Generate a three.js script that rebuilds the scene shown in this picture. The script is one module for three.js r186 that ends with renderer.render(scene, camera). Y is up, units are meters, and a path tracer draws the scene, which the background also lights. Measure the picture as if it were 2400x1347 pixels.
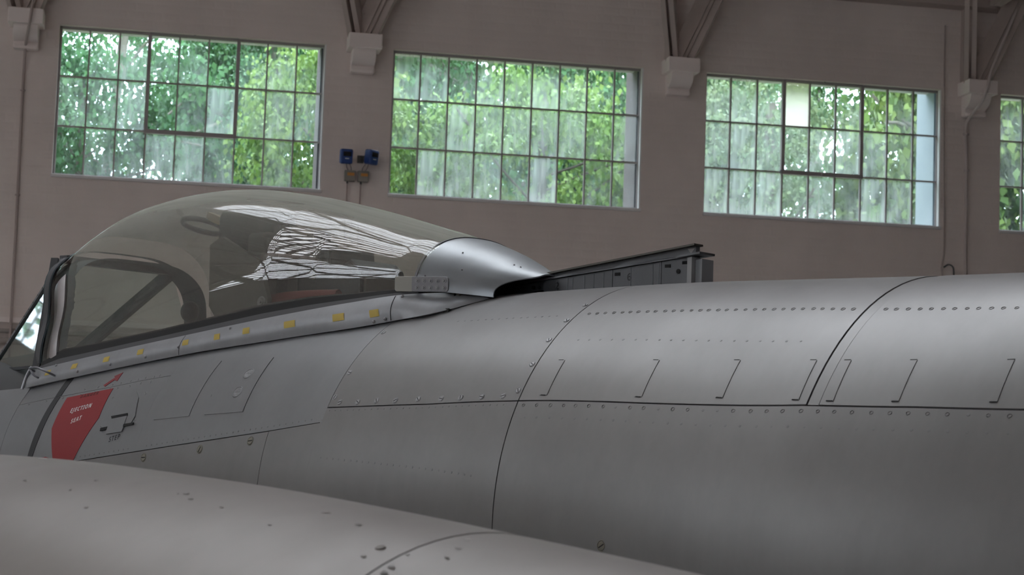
import * as THREE from 'three';
import { RoundedBoxGeometry } from 'three/addons/geometries/RoundedBoxGeometry.js';
import { mergeGeometries } from 'three/addons/utils/BufferGeometryUtils.js';
import { TessellateModifier } from 'three/addons/modifiers/TessellateModifier.js';
import { ImprovedNoise } from 'three/addons/math/ImprovedNoise.js';
import { FontLoader } from 'three/addons/loaders/FontLoader.js';

// ------------------------------------------------------------------ camera, sky, exposure
const scene = new THREE.Scene();
const EYE = 1.75, YAW = 0.1875, PITCH = 0.0863, ROLL = 0.0345, WALL_FAR = 26.4054;
const camera = new THREE.PerspectiveCamera(2 * Math.atan(673.5 / 4400) * 180 / Math.PI, 2400 / 1347, 0.1, 300);
{
  const fw = new THREE.Vector3(Math.cos(PITCH) * Math.sin(YAW), Math.sin(PITCH), -Math.cos(PITCH) * Math.cos(YAW));
  const rt0 = new THREE.Vector3().crossVectors(fw, new THREE.Vector3(0, 1, 0)).normalize();
  const up0 = new THREE.Vector3().crossVectors(rt0, fw);
  const rt = rt0.clone().multiplyScalar(Math.cos(ROLL)).addScaledVector(up0, Math.sin(ROLL));
  const up = up0.clone().multiplyScalar(Math.cos(ROLL)).addScaledVector(rt0, -Math.sin(ROLL));
  camera.quaternion.setFromRotationMatrix(new THREE.Matrix4().makeBasis(rt, up, fw.clone().negate()));
  camera.position.set(0, EYE, WALL_FAR);
  camera.focus = 6.4; camera.userData.fStop = 10;
}
scene.background = new THREE.Color().setRGB(0.97, 1.0, 1.04);       // even overcast sky
scene.backgroundIntensity = 7.4;
const renderer = new THREE.WebGLRenderer({ antialias: true });
renderer.toneMapping = THREE.LinearToneMapping;
renderer.toneMappingExposure = 1.0;
renderer.shadowMap.enabled = true;

// ------------------------------------------------------------------ helpers
let seed = 7;
const rnd = () => { seed = (seed * 1664525 + 1013904223) >>> 0; return seed / 4294967296; };
const rr = (a, b) => a + (b - a) * rnd();
const noise = new ImprovedNoise();
const RAD = Math.PI / 180;
const used = {};
function numbered(name, parent) {
  const key = (parent ? parent.uuid : '') + name, n = used[key] ?? 0; used[key] = n + 1;
  return n ? name + '_' + String(n).padStart(3, '0') : name;
}
function mesh(name, geo, mat, parent = scene) {
  const m = new THREE.Mesh(geo, mat); m.name = numbered(name); m.castShadow = m.receiveShadow = true; parent.add(m); return m;
}
function thing(name, label, category, pos = [0, 0, 0], turn = 0, group) {
  const g = new THREE.Group(); g.name = numbered(name); g.position.set(...pos); g.rotation.y = turn;
  g.userData = { label, category }; if (group) g.userData.group = group; scene.add(g); return g;
}
function part(name, parent) { const g = new THREE.Group(); g.name = numbered(name); parent.add(g); return g; }
function struct(o) { o.userData.kind = 'structure'; return o; }
function box(w, h, d, x = 0, y = 0, z = 0, rx = 0, ry = 0, rz = 0) {
  const g = new THREE.BoxGeometry(w, h, d);
  if (rx) g.rotateX(rx); if (ry) g.rotateY(ry); if (rz) g.rotateZ(rz);
  return g.translate(x, y, z);
}
function rbox(w, h, d, r, x = 0, y = 0, z = 0) { return new RoundedBoxGeometry(w, h, d, 2, r).translate(x, y, z); }
function merge(list) { return mergeGeometries(list.map((g) => { const q = g.index ? g.toNonIndexed() : g; for (const k of Object.keys(q.attributes)) if (!['position', 'normal', 'uv'].includes(k)) q.deleteAttribute(k); return q; })); }
const V = (x, y, z) => new THREE.Vector3(x, y, z);
function tube(pts, r, seg = 24, rad = 8, closed = false) { return new THREE.TubeGeometry(new THREE.CatmullRomCurve3(pts.map((p) => V(...p)), closed, 'centripetal'), seg, r, rad, closed); }
function beam(a, b, w, d, roll = 0) {                                // a straight bar between two points
  const A = V(...a), B = V(...b), L = A.distanceTo(B), g = new THREE.BoxGeometry(w, d, L);
  if (roll) g.rotateZ(roll);
  const m = new THREE.Matrix4().lookAt(A, B, Math.abs(B.y - A.y) > 0.98 * L ? V(0, 0, 1) : V(0, 1, 0));
  return g.applyMatrix4(m).translate((A.x + B.x) / 2, (A.y + B.y) / 2, (A.z + B.z) / 2);
}
function dataTex(n, m, fn, srgb = false, rep = [1, 1]) {
  const d = new Uint8Array(n * m * 4);
  for (let j = 0; j < m; j++) for (let i = 0; i < n; i++) { const c = fn(i / n, j / m); for (let k = 0; k < 4; k++) d[(j * n + i) * 4 + k] = k === 3 ? 255 : Math.max(0, Math.min(255, 255 * (Array.isArray(c) ? c[k] : c))); }
  const t = new THREE.DataTexture(d, n, m); t.wrapS = t.wrapT = THREE.RepeatWrapping; t.magFilter = t.minFilter = THREE.LinearFilter;
  if (srgb) t.colorSpace = THREE.SRGBColorSpace; t.repeat.set(...rep); t.needsUpdate = true; return t;
}
const perlin = (u, v, f, w = 0) => {                                  // noise that repeats over the unit square
  const a = Math.PI * 2; return noise.noise(Math.cos(u * a) * f / 6.28 + 9.1, Math.sin(u * a) * f / 6.28 + v * 0 + w, 3.3 + Math.cos(v * a) * f / 6.28) * 0.6 + noise.noise(Math.sin(u * a) * f / 6.28 + w, Math.sin(v * a) * f / 6.28 + 1.7, Math.cos(u * a) * f / 6.28) * 0.6;
};
const std = (rgb, rough = 0.6, o = {}) => new THREE.MeshStandardMaterial({ color: new THREE.Color().setRGB(...rgb), roughness: rough, ...o });
const lerp = (a, b, t) => a + (b - a) * t;
function table(rows, s, k = 1) {                                      // linear interpolation in rows of [s, ...]
  if (s <= rows[0][0]) return rows[0][k];
  for (let i = 1; i < rows.length; i++) if (s <= rows[i][0]) return lerp(rows[i - 1][k], rows[i][k], (s - rows[i - 1][0]) / (rows[i][0] - rows[i - 1][0]));
  return rows[rows.length - 1][k];
}
function smooth(rows, s, k = 1) {                                     // cubic interpolation
  const n = rows.length; if (s <= rows[0][0]) return rows[0][k]; if (s >= rows[n - 1][0]) return rows[n - 1][k];
  let i = 0; while (s > rows[i + 1][0]) i++;
  const sl = (j) => { // gradient with uneven spacing
    if (j === 0) return (rows[1][k] - rows[0][k]) / (rows[1][0] - rows[0][0]);
    if (j === n - 1) return (rows[n - 1][k] - rows[n - 2][k]) / (rows[n - 1][0] - rows[n - 2][0]);
    const a = rows[j][0] - rows[j - 1][0], b = rows[j + 1][0] - rows[j][0];
    return (a * a * (rows[j + 1][k] - rows[j][k]) + b * b * (rows[j][k] - rows[j - 1][k])) / (a * b * (a + b));
  };
  const h = rows[i + 1][0] - rows[i][0], t = (s - rows[i][0]) / h, t2 = t * t, t3 = t2 * t;
  return rows[i][k] * (2 * t3 - 3 * t2 + 1) + sl(i) * h * (t3 - 2 * t2 + t) + rows[i + 1][k] * (3 * t2 - 2 * t3) + sl(i + 1) * h * (t3 - t2);
}
// a sheet over a grid of points f(u, v), with optional skirts down to g(u, v) along its edges
function sheet(nu, nv, f, o = {}) {
  const pos = [], uv = [], idx = [], P = [];
  for (let j = 0; j <= nv; j++) for (let i = 0; i <= nu; i++) { const p = f(i / nu, j / nv); P.push(p); pos.push(p[0], p[1], p[2]); uv.push(p[3] ?? i / nu, p[4] ?? j / nv); }
  const at = (i, j) => j * (nu + 1) + i;
  for (let j = 0; j < nv; j++) for (let i = 0; i < nu; i++) { const a = at(i, j), b = at(i + 1, j), c = at(i + 1, j + 1), d = at(i, j + 1); o.flip ? idx.push(a, b, c, a, c, d) : idx.push(a, c, b, a, d, c); }
  const g = new THREE.BufferGeometry(); g.setAttribute('position', new THREE.Float32BufferAttribute(pos, 3)); g.setAttribute('uv', new THREE.Float32BufferAttribute(uv, 2)); g.setIndex(idx); g.computeVertexNormals();
  if (!o.back) return g;
  const loop = []; for (let i = 0; i < nu; i++) loop.push([i, 0]); for (let j = 0; j < nv; j++) loop.push([nu, j]); for (let i = nu; i > 0; i--) loop.push([i, nv]); for (let j = nv; j > 0; j--) loop.push([0, j]);
  const sp = [], su = [];
  for (let k = 0; k < loop.length; k++) {
    const [i, j] = loop[k], [i2, j2] = loop[(k + 1) % loop.length], a = P[at(i, j)], b = P[at(i2, j2)], c = o.back(i2 / nu, j2 / nv), d = o.back(i / nu, j / nv);
    const tri = o.flip ? [a, d, c, a, c, b] : [a, c, d, a, b, c];
    for (const q of tri) { sp.push(q[0], q[1], q[2]); su.push(0, 0); }
  }
  const sg = new THREE.BufferGeometry(); sg.setAttribute('position', new THREE.Float32BufferAttribute(sp, 3)); sg.setAttribute('uv', new THREE.Float32BufferAttribute(su, 2)); sg.computeVertexNormals();
  return merge([g, sg]);
}
const font = await new FontLoader().loadAsync('fonts/droid/droid_sans_bold.typeface.json');

// ------------------------------------------------------------------ materials
const grain = dataTex(512, 512, (u, v) => 0.5 + 0.40 * perlin(u, v, 4) + 0.10 * perlin(u, v, 10, 4));
const grime = dataTex(512, 512, (u, v) => { const a = perlin(u, v, 7, 2), b = perlin(u, v, 30, 5), c = perlin(u, v, 90, 1); const g = 0.95 + 0.03 * a + 0.02 * b + 0.012 * c; return [g, g * 0.995, g * 0.985]; }, true);
const gloss = dataTex(256, 256, (u, v) => 0.86 + 0.12 * perlin(u, v, 5, 3) + 0.05 * perlin(u, v, 20, 6));
const skinMap = (t, k) => { const c = t.clone(); c.repeat.set(k, k); c.needsUpdate = true; return c; };
const PAINT_O = { metalness: 0.12, bumpMap: skinMap(grain, 0.9), bumpScale: 0.0045, map: skinMap(grime, 0.8), roughnessMap: skinMap(gloss, 0.7) };
const PAINT = std([0.235, 0.229, 0.23], 0.42, PAINT_O);
const PAINT_B = std([0.242, 0.234, 0.234], 0.41, PAINT_O);
const PAINT_SIDE = std([0.26, 0.264, 0.275], 0.42, PAINT_O);
const PAINT_FAIR = std([0.39, 0.42, 0.45], 0.34, { metalness: 0.35, bumpMap: skinMap(grain, 1.6), bumpScale: 0.006, map: skinMap(grime, 1) });
const UNDER = std([0.012, 0.012, 0.013], 0.9);
const BLACK = std([0.02, 0.02, 0.022], 0.55);
const SEAL = std([0.012, 0.012, 0.012], 0.7);
const SEALGREY = std([0.075, 0.075, 0.08], 0.55);
const COWL = std([0.045, 0.045, 0.047], 0.55, { map: skinMap(grime, 1) });
const STEEL = std([0.5, 0.5, 0.5], 0.35, { metalness: 0.9 });
const SCREWM = std([0.30, 0.298, 0.302], 0.42, { metalness: 0.4 });
const BRASS = std([0.20, 0.185, 0.15], 0.5, { metalness: 0.4 });
const YELLOW = std([0.55, 0.40, 0.08], 0.6);
const RED = std([0.27, 0.010, 0.014], 0.55);
const DARKRED = std([0.085, 0.006, 0.007], 0.7);
const WHITE = std([0.75, 0.72, 0.70], 0.6);
const TEAL = std([0.018, 0.036, 0.042], 0.6);
const OLIVE = std([0.10, 0.098, 0.082], 0.75);
const RAILM = std([0.115, 0.12, 0.13], 0.42, { metalness: 0.3, map: skinMap(grime, 2), bumpMap: skinMap(grain, 4), bumpScale: 0.004 });
const TANKP = std([0.255, 0.225, 0.21], 0.48, { metalness: 0.15, bumpMap: skinMap(grain, 1.0), bumpScale: 0.008, map: skinMap(grime, 0.6), roughnessMap: skinMap(gloss, 0.8) });
const PLEXI = new THREE.MeshPhysicalMaterial({ color: new THREE.Color().setRGB(0.88, 0.90, 0.87), roughness: 0.015, transmission: 1, thickness: 0, ior: 1.85 });
const SCREENGLASS = new THREE.MeshPhysicalMaterial({ color: new THREE.Color().setRGB(0.66, 0.76, 0.73), roughness: 0.02, transmission: 1, thickness: 0, ior: 1.55 });
const brickBump = dataTex(512, 512, (u, v) => { // eight courses of painted brick
  const row = Math.floor(v * 8), fx = (u * 4 + (row % 2) * 0.5) % 1, fy = (v * 8) % 1;
  const e = Math.min(fx * 8, (1 - fx) * 8, fy * 3.4, (1 - fy) * 3.4, 1);
  return 0.25 + 0.55 * e + 0.08 * perlin(u, v, 40, row * 0.0) + 0.06 * perlin(u, v, 12);
});
const wallTone = dataTex(512, 512, (u, v) => { const g = 0.955 + 0.035 * perlin(u, v, 6) + 0.02 * perlin(u, v, 25, 2); return [g, g * 0.995, g * 0.99]; }, true);
const WALLP = std([0.85, 0.75, 0.70], 0.85, { bumpMap: skinMap(brickBump, 1 / 0.96), bumpScale: 0.004, map: skinMap(wallTone, 0.16) });
const TRIMP = std([0.85, 0.75, 0.705], 0.75);
const BEAMP = std([0.56, 0.47, 0.435], 0.8, { map: skinMap(grime, 1) });
const FRAMEP = std([0.36, 0.32, 0.31], 0.6);
const CONCRETE = std([0.30, 0.29, 0.275], 0.6, { map: skinMap(grime, 0.2) });

// ------------------------------------------------------------------ the room
const X0 = -20, X1 = 34, ZF = 36, PITCHX = 4.6653, WX = -1.4989, WW = 3.7043, WY = 5.3136, WH = 2.1, THICK = 0.45;
struct(mesh('floor', box(X1 - X0 + 1, 0.2, ZF + 1, (X0 + X1) / 2, -0.1, ZF / 2), CONCRETE));
const windows = [0, 1, 2, 3, -1, -2, -3];
{
  const sh = new THREE.Shape([new THREE.Vector2(X0 - 0.4, -0.2), new THREE.Vector2(X1 + 0.4, -0.2), new THREE.Vector2(X1 + 0.4, 8.9), new THREE.Vector2(X0 - 0.4, 8.9)]);
  for (const i of windows) { const a = WX + i * PITCHX; sh.holes.push(new THREE.Path([new THREE.Vector2(a, WY), new THREE.Vector2(a, WY + WH), new THREE.Vector2(a + WW, WY + WH), new THREE.Vector2(a + WW, WY)])); }
  struct(mesh('wall_back', new THREE.ExtrudeGeometry(sh, { depth: THICK, bevelEnabled: false }).translate(0, 0, -THICK), WALLP));
  { // the wall behind the camera; its unseen left window added to light the jet
    const sh2 = new THREE.Shape([[X0 - 0.4, -0.2], [X1 + 0.4, -0.2], [X1 + 0.4, 8.9], [X0 - 0.4, 8.9]].map((p) => new THREE.Vector2(...p)));
    const [wa, wb, ya, yb] = [-17, -5, 3, 8.2]; sh2.holes.push(new THREE.Path([[wa, ya], [wa, yb], [wb, yb], [wb, ya]].map((p) => new THREE.Vector2(...p))));
    struct(mesh('wall_front', new THREE.ExtrudeGeometry(sh2, { depth: 0.4, bevelEnabled: false }).translate(0, 0, ZF), WALLP));
    const w = struct(part('window_9', scene)), bars = [];
    for (let x = wa; x <= wb + 0.01; x += 1) bars.push(box(0.06, yb - ya, 0.08, x, (ya + yb) / 2, ZF + 0.2));
    for (let y = ya; y <= yb + 0.01; y += 1.3) bars.push(box(wb - wa, 0.06, 0.08, (wa + wb) / 2, y, ZF + 0.2));
    mesh('glazing_bar', merge(bars), FRAMEP, w);
    mesh('pane', sheet(1, 1, (u, v) => [lerp(wa, wb, u), lerp(ya, yb, v), ZF + 0.2]), new THREE.MeshPhysicalMaterial({ color: new THREE.Color().setRGB(0.42, 0.44, 0.46), roughness: 0.2, transmission: 1, thickness: 0, ior: 1.5 }), w);
  }
  const gable = (hole) => new THREE.ExtrudeGeometry(((q) => { if (hole) q.holes.push(hole); return q; })(new THREE.Shape([[-0.45, -0.2], [ZF + 0.4, -0.2], [ZF + 0.4, 8.9], [32, 10.2], [22, 13.4], [16.6, 14.5], [11, 12.8], [-0.45, 8.9]].map((p) => new THREE.Vector2(...p)))), { depth: 0.4, bevelEnabled: false });
  {
    const g = gable(new THREE.Path([[14.8, 6.0], [14.8, 12.9], [23, 12.9], [23, 6.0]].map((p) => new THREE.Vector2(...p))));
    struct(mesh('wall_left', g.rotateY(-Math.PI / 2).translate(X0, 0, 0), WALLP));
    const w = struct(part('window_8', scene)), bars = [], posts = [];
    for (let y = 6.2; y < 12.9; y += 0.42) bars.push(box(0.05, 0.15, 8.2, X0 - 0.2, y, 18.9));
    for (let z = 14.8; z <= 23.1; z += 1.64) posts.push(box(0.12, 6.9, 0.12, X0 - 0.1, 9.5, z));
    for (let k = -3; k < 9; k++) for (const d of [-1, 1]) { const za = 11.5 + k * 2.2, zb = za + d * 4.6; if (Math.min(za, zb) > 8 && Math.max(za, zb) < 28) posts.push(beam([X0 + 0.5, 5.6, za], [X0 + 0.5, 12.6, zb], 0.22, 0.22)); }
    mesh('louvre_bar', merge(bars), FRAMEP, w); mesh('gable_lattice', merge(posts), BEAMP, w);
    mesh('pane', sheet(1, 1, (u, v) => [X0 - 0.3, lerp(6.0, 12.9, v), lerp(14.8, 23, u)]), new THREE.MeshPhysicalMaterial({ color: new THREE.Color().setRGB(0.92, 0.95, 0.97), roughness: 0.2, transmission: 1, thickness: 0, ior: 1.5 }), w);
  }
  struct(mesh('wall_right', gable().rotateY(-Math.PI / 2).translate(X1 + 0.4, 0, 0), WALLP));
  const prof = [[-0.5, 8.8], [11, 12.8], [16.6, 14.5], [22, 13.4], [32, 10.2], [36.5, 8.8]];
  const slab = (a, b) => beam([(X0 + X1) / 2, a[1] + 0.1, a[0]], [(X0 + X1) / 2, b[1] + 0.1, b[0]], X1 - X0 + 1, 0.16);
  const ceiling = struct(part('ceiling', scene));
  for (const [i, j] of [[0, 1], [2, 3], [3, 4], [4, 5]]) mesh('roof_slope', slab(prof[i], prof[j]), BEAMP, ceiling);
  const bays = [[1, -6.5, 10]];                              // glazed bay: which slope, from and to along the wall
  for (const [i, a, b] of bays) for (const [x0, x1] of [[b, X1 + 0.5]]) mesh('roof_slope', beam([(x0 + x1) / 2, prof[i][1] + 0.1, prof[i][0]], [(x0 + x1) / 2, prof[i + 1][1] + 0.1, prof[i + 1][0]], x1 - x0, 0.16), BEAMP, ceiling);
  { // left of the glazed bay: boarded low down, louvred glazing towards the ridge
    const M = [13.9, 12.8 + 1.7 * 2.9 / 5.6], x0 = X0 - 0.5, x1 = -6.5, bars = [];
    mesh('roof_slope', beam([(x0 + x1) / 2, prof[1][1] + 0.1, prof[1][0]], [(x0 + x1) / 2, M[1] + 0.1, M[0]], x1 - x0, 0.16), BEAMP, ceiling);
    for (let k = 0; k <= 9; k++) { const q = k / 9; bars.push(box(x1 - x0, 0.05, 0.13, (x0 + x1) / 2, lerp(M[1], 14.5, q) + 0.1, lerp(M[0], 16.6, q))); }
    for (let x = x0; x <= x1 + 0.1; x += 2) bars.push(beam([x, M[1], M[0]], [x, 14.5, 16.6], 0.2, 0.25));
    mesh('roof_louvre', merge(bars), BEAMP, ceiling);
  }
  const pane = new THREE.MeshPhysicalMaterial({ color: new THREE.Color().setRGB(0.82, 0.84, 0.86), roughness: 0.25, transmission: 1, thickness: 0, ior: 1.5 });
  for (const [i, XL, XG] of bays) {
    const a = prof[i], b = prof[i + 1], bars = [];
    const sky = part('skylight', ceiling);
    for (let x = XL; x <= XG; x += 0.75) bars.push(beam([x, a[1] + 0.05, a[0]], [x, b[1] + 0.05, b[0]], 0.05, 0.12));
    for (let k = 1; k < 6; k++) { const t = k / 6; bars.push(box(XG - XL, 0.10, k % 3 ? 0.08 : 0.3, (XL + XG) / 2, lerp(a[1], b[1], t), lerp(a[0], b[0], t))); }
    mesh('glazing_bar', merge(bars), BEAMP, sky);
    mesh('glazing', sheet(1, 1, (u, v) => [lerp(XL, XG, u), lerp(a[1], b[1], v) + 0.14, lerp(a[0], b[0], v)], { flip: true }), pane, sky);
  }
  // diagonal lattice ribs under the roof
  const yAt = (z) => table(prof, z) - 0.42, ribs = [];
  for (let k = -9; k < 13; k++) for (const d of [-1, 1]) {
    const xa = -1.9 + k * PITCHX; let p = null;
    for (let q = 0; q <= 8; q++) { const z = 0.6 + q * 4.35, x = xa + d * q * 1.75; const n = [x, yAt(z), z]; if (p && Math.min(p[0], x) > X0 + 0.2 && Math.max(p[0], x) < X1 - 0.2) ribs.push(beam(p, n, 0.16, 0.34)); p = n; }
  }
  mesh('roof_rib', merge(ribs), BEAMP, ceiling);
  const tb = [];
  for (const z of [5, 10.9, 16.7, 22, 32]) tb.push(box(X1 - X0, 0.3, 0.22, (X0 + X1) / 2, yAt(z) + 0.3, z));
  mesh('purlin', merge(tb), BEAMP, ceiling);
  struct(mesh('trim_1', box(X1 - X0, 0.4, 0.3, (X0 + X1) / 2, 8.86, 0.15), BEAMP));           // eaves beam
  struct(mesh('trim_2', box(X1 - X0, 0.07, 0.09, (X0 + X1) / 2, 3.28, 0.045), TRIMP));        // ledge low on the wall
}
// pipes under the ledge
for (const [y, r, l] of [[3.13, 0.035, 'upper of the two thin grey pipes running under the wall ledge'], [2.99, 0.05, 'lower, thicker grey pipe running under the wall ledge']]) {
  const p = mesh('wall_pipe', new THREE.CylinderGeometry(r, r, X1 - X0 - 0.2, 10).rotateZ(Math.PI / 2).translate((X0 + X1) / 2, y, r + 0.02), std([0.35, 0.31, 0.28], 0.6));
  p.userData = { label: l, category: 'pipe' };
}
// ---- windows
function streak(base, amp, sd, bot) {
  return dataTex(48, 96, (u, v) => {
    const s = noise.noise(u * 7 + sd * 13, sd, v * 1.2) + 0.5 * noise.noise(u * 17 + sd, v * 2.2, sd * 3);
    const blob = noise.noise(u * 2.5 + sd * 5, v * 2.5 + sd, 7.7);
    return base + amp * (0.6 * s + 0.7 * blob) + bot * (1 - v) * 0.5;
  });
}
const paneMats = [[0.15, 0.08, 1, 0], [0.30, 0.15, 2, 0.05], [0.40, 0.19, 3, 0.06], [0.46, 0.22, 4, 0.09], [0.26, 0.16, 5, 0], [0.52, 0.18, 6, 0.08]].map(([b, a, sd, bt]) =>
  new THREE.MeshPhysicalMaterial({ color: new THREE.Color().setRGB(0.74, 0.89, 1.0), roughness: 1, roughnessMap: streak(b, a, sd, bt), transmission: 1, thickness: 0, ior: 1.45 }));
const milky = new THREE.MeshPhysicalMaterial({ color: new THREE.Color().setRGB(0.88, 0.95, 0.96), roughness: 0.82, transmission: 1, thickness: 0, ior: 1.45 });
// which dirt each visible pane shows, row by row from the top
const dirt = {
  0: ['012410124', '112043122', '011221010'], 1: ['331325241', '113222242', '032213041'], 2: ['232 01011'.replace(' ', 'M'), '232123211', '333121321'], 3: ['211111111', '111111111', '011111111'],
};
const paneGeo = {};
function pane(w, h) { const k = w.toFixed(3) + h.toFixed(3); return paneGeo[k] ??= new THREE.PlaneGeometry(w, h); }
windows.forEach((wi, n) => {
  const g = struct(part('window_' + (n + 1), scene)); g.position.set(WX + wi * PITCHX, WY, -0.12);
  const cw = WW / 9, ch = WH / 3, fr = 0.035, b = 0.022;
  mesh('window_frame', merge([rbox(WW, fr, 0.06, 0.006, WW / 2, WH - fr / 2, 0), rbox(WW, fr, 0.06, 0.006, WW / 2, fr / 2, 0), rbox(fr, WH, 0.06, 0.006, fr / 2, WH / 2, 0), rbox(fr, WH, 0.06, 0.006, WW - fr / 2, WH / 2, 0)]), FRAMEP, g);
  for (let i = 1; i < 9; i++) mesh('glazing_bar', box(b, WH - 2 * fr, 0.05, i * cw, WH / 2, 0), FRAMEP, g);
  for (let j = 1; j < 3; j++) mesh('transom', box(WW - 2 * fr, b, 0.045, WW / 2, j * ch, 0), FRAMEP, g);
  if (wi === 0 || wi === 2) { // opening light three panes wide and two high
    const x = 3 * cw, w = 3 * cw, y = ch, h = 2 * ch - 0.01;
    mesh('vent_frame', merge([box(0.05, h, 0.07, x, y + h / 2, 0.015), box(0.05, h, 0.07, x + w, y + h / 2, 0.015), box(w + 0.05, 0.06, 0.08, x + w / 2, y, 0.015), box(w, 0.03, 0.07, x + w / 2, y + h, 0.015), box(0.03, 0.05, 0.05, x + w / 2, y - 0.01, 0.06), box(0.03, 0.06, 0.05, x + w / 2, y + h + 0.02, 0.06)]), FRAMEP, g);
  }
  mesh('window_sill', sheet(1, 1, (u, v) => [u * WW, lerp(0.004, -0.004, v), lerp(0, 0.14, v)].map((q, k) => k === 1 ? lerp(0.035, 0.0, v) : q), { flip: true, back: (u, v) => [u * WW, -0.02, lerp(0, 0.14, v)] }), WHITE, g);
  mesh('sill_edge', rbox(WW + 0.02, 0.045, 0.05, 0.008, WW / 2, -0.012, 0.128), WHITE, g);
  mesh('reveal_lining', rbox(0.035, WH, 0.13, 0.006, WW - 0.004, WH / 2, 0.05), WHITE, g);
  for (let j = 0; j < 3; j++) for (let i = 0; i < 9; i++) {
    const c = dirt[wi]?.[j]?.[i] ?? String((i * 7 + j * 5 + n) % 4), m = mesh('pane', pane(cw, ch), c === 'M' ? milky : paneMats[+c], g);
    m.position.set((i + 0.5) * cw, WH - (j + 0.5) * ch, -0.012 + 0.004 * rnd()); m.rotation.set(rr(-1, 1) * 0.004, rr(-1, 1) * 0.006, 0);
  }
});
// buttresses outside, seen past the right edge of each window
windows.forEach((wi) => { const xr = WX + wi * PITCHX + WW; struct(mesh('pilaster', box(0.85, 9.5, 0.65, xr - 0.06 + 0.425, 4.6, -0.465), std(wi === 2 ? [0.34, 0.38, 0.40] : [0.13, 0.097, 0.092], 0.85))); });

// ---- wall brackets, roof struts, conduits
const bracketGeo = (() => {
  const cap = rbox(0.47, 0.21, 0.42, 0.012, 0, 0.105, 0.21);
  const pr = new THREE.Shape(); pr.moveTo(0, 0); pr.lineTo(0.33, 0); pr.bezierCurveTo(0.33, -0.11, 0.24, -0.17, 0.12, -0.20); pr.lineTo(0.12, -0.245); pr.lineTo(0.15, -0.25); pr.lineTo(0.15, -0.29); pr.lineTo(0, -0.29);
  return { cap, scroll: new THREE.ExtrudeGeometry(pr, { depth: 0.32, bevelEnabled: true, bevelSize: 0.006, bevelThickness: 0.006, bevelSegments: 1, curveSegments: 10 }).rotateY(-Math.PI / 2).translate(0.16, 0, 0), foot: rbox(0.30, 0.05, 0.17, 0.008, 0, -0.28, 0.085) };
})();
const bracketLabels = { [-1]: 'stepped wall bracket at the far left, a thin conduit running over it', 0: 'stepped wall bracket between the two leftmost windows, above the blue boxes', 1: 'stepped wall bracket on the third pier, left of the window with the milky pane', 2: 'stepped wall bracket at the far right with a curved conduit across its front' };
for (let k = -1; k < 3; k++) {
  const x = -1.936 + (k + 1) * 4.6525;
  const b = thing('wall_bracket', bracketLabels[k] , 'bracket', [x, 7.315, 0], 0, 'painted wall brackets');
  mesh('bracket_cap', bracketGeo.cap, TRIMP, b); mesh('bracket_scroll', bracketGeo.scroll, TRIMP, b); mesh('bracket_foot', bracketGeo.foot, TRIMP, b);
  const near = { [-1]: 'at the far left', 0: 'above the blue boxes', 1: 'above the third pier', 2: 'at the far right, conduit between' }[k] ;
  const s = thing('roof_strut', 'pair of painted timber roof struts rising in a V ' + near, 'roof strut', [x, 7.525, 0.2], 0, 'roof struts on the wall brackets');
  const dir = V(0.41, 1, 0.22), L = 1.25;
  const tip = (o, t) => [o + dir.x * t, dir.y * t, dir.z * t];
  for (const [o, w, d] of [[-0.085, 0.075, 0.2], [0.0, 0.07, 0.15], [0.085, 0.075, 0.2]]) mesh('strut_board', beam(tip(o * 1.05, 0.05), tip(o * 1.05, L), w, d), BEAMP, s);
  for (const t of [0.3, 0.62]) for (const o of [-0.13, 0.13]) mesh('bolt', new THREE.CylinderGeometry(0.018, 0.018, 0.05, 8).rotateZ(Math.PI / 2 - 0.4).translate(...tip(o * 1.0, t)), BEAMP, s);
  const d2 = V(-0.34, 1, 0.75);
  for (const o of [-0.09, 0.03]) mesh('strut_board', beam([-0.07 + o, -0.02, -0.05], [-0.07 + o + d2.x * L, d2.y * L, -0.05 + d2.z * L], 0.07, 0.2), BEAMP, s);
  mesh('wall_post', box(0.13, 1.3, 0.12, -0.13, 0.65, -0.14), BEAMP, s);
  mesh('packing_block', box(0.10, 0.1, 0.16, 0.0, 0.045, 0.0), BEAMP, s);
}
function pipeThing(name, label, pts, r, clips, mat) {
  const p0 = pts[pts.length - 1], t = thing(name, label, 'conduit', p0);
  mesh('conduit', tube(pts.map((p) => [p[0] - p0[0], p[1] - p0[1], p[2] - p0[2]]), r, 60, 8), mat, t);
  for (const c of clips) mesh('clip', new THREE.TorusGeometry(r * 1.4, r * 0.7, 6, 10).rotateX(Math.PI / 2).translate(c[0] - p0[0], c[1] - p0[1], c[2] - p0[2]), mat, t);
  return t;
}
const CON = std([0.44, 0.36, 0.33], 0.65), CONL = std([0.58, 0.5, 0.47], 0.6);
pipeThing('conduit_run', 'thin vertical conduit down the wall at the far left, over the bracket there', [[-1.80, 8.4, 0.5], [-1.83, 7.9, 0.47], [-1.86, 7.5, 0.46], [-1.88, 7.3, 0.43], [-1.93, 7.1, 0.2], [-1.945, 6.9, 0.05], [-1.945, 6.0, 0.035], [-1.93, 4.4, 0.035], [-1.92, 3.3, 0.12], [-1.92, 2.4, 0.12]], 0.018, [[-1.945, 6.45, 0.035], [-1.935, 5.0, 0.035]], CON);
pipeThing('conduit_run', 'conduit curving off the far right bracket and running down the wall beside the last window', [[12.62, 8.9, 0.48], [12.30, 8.1, 0.47], [12.12, 7.65, 0.46], [12.06, 7.4, 0.45], [12.02, 7.2, 0.38], [11.93, 7.02, 0.2], [11.91, 6.9, 0.06], [11.93, 6.5, 0.04], [11.945, 4.5, 0.04], [11.945, 3.2, 0.12], [11.945, 2.4, 0.12]], 0.024, [[11.92, 6.75, 0.04], [11.935, 6.2, 0.04]], CONL);
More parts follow.
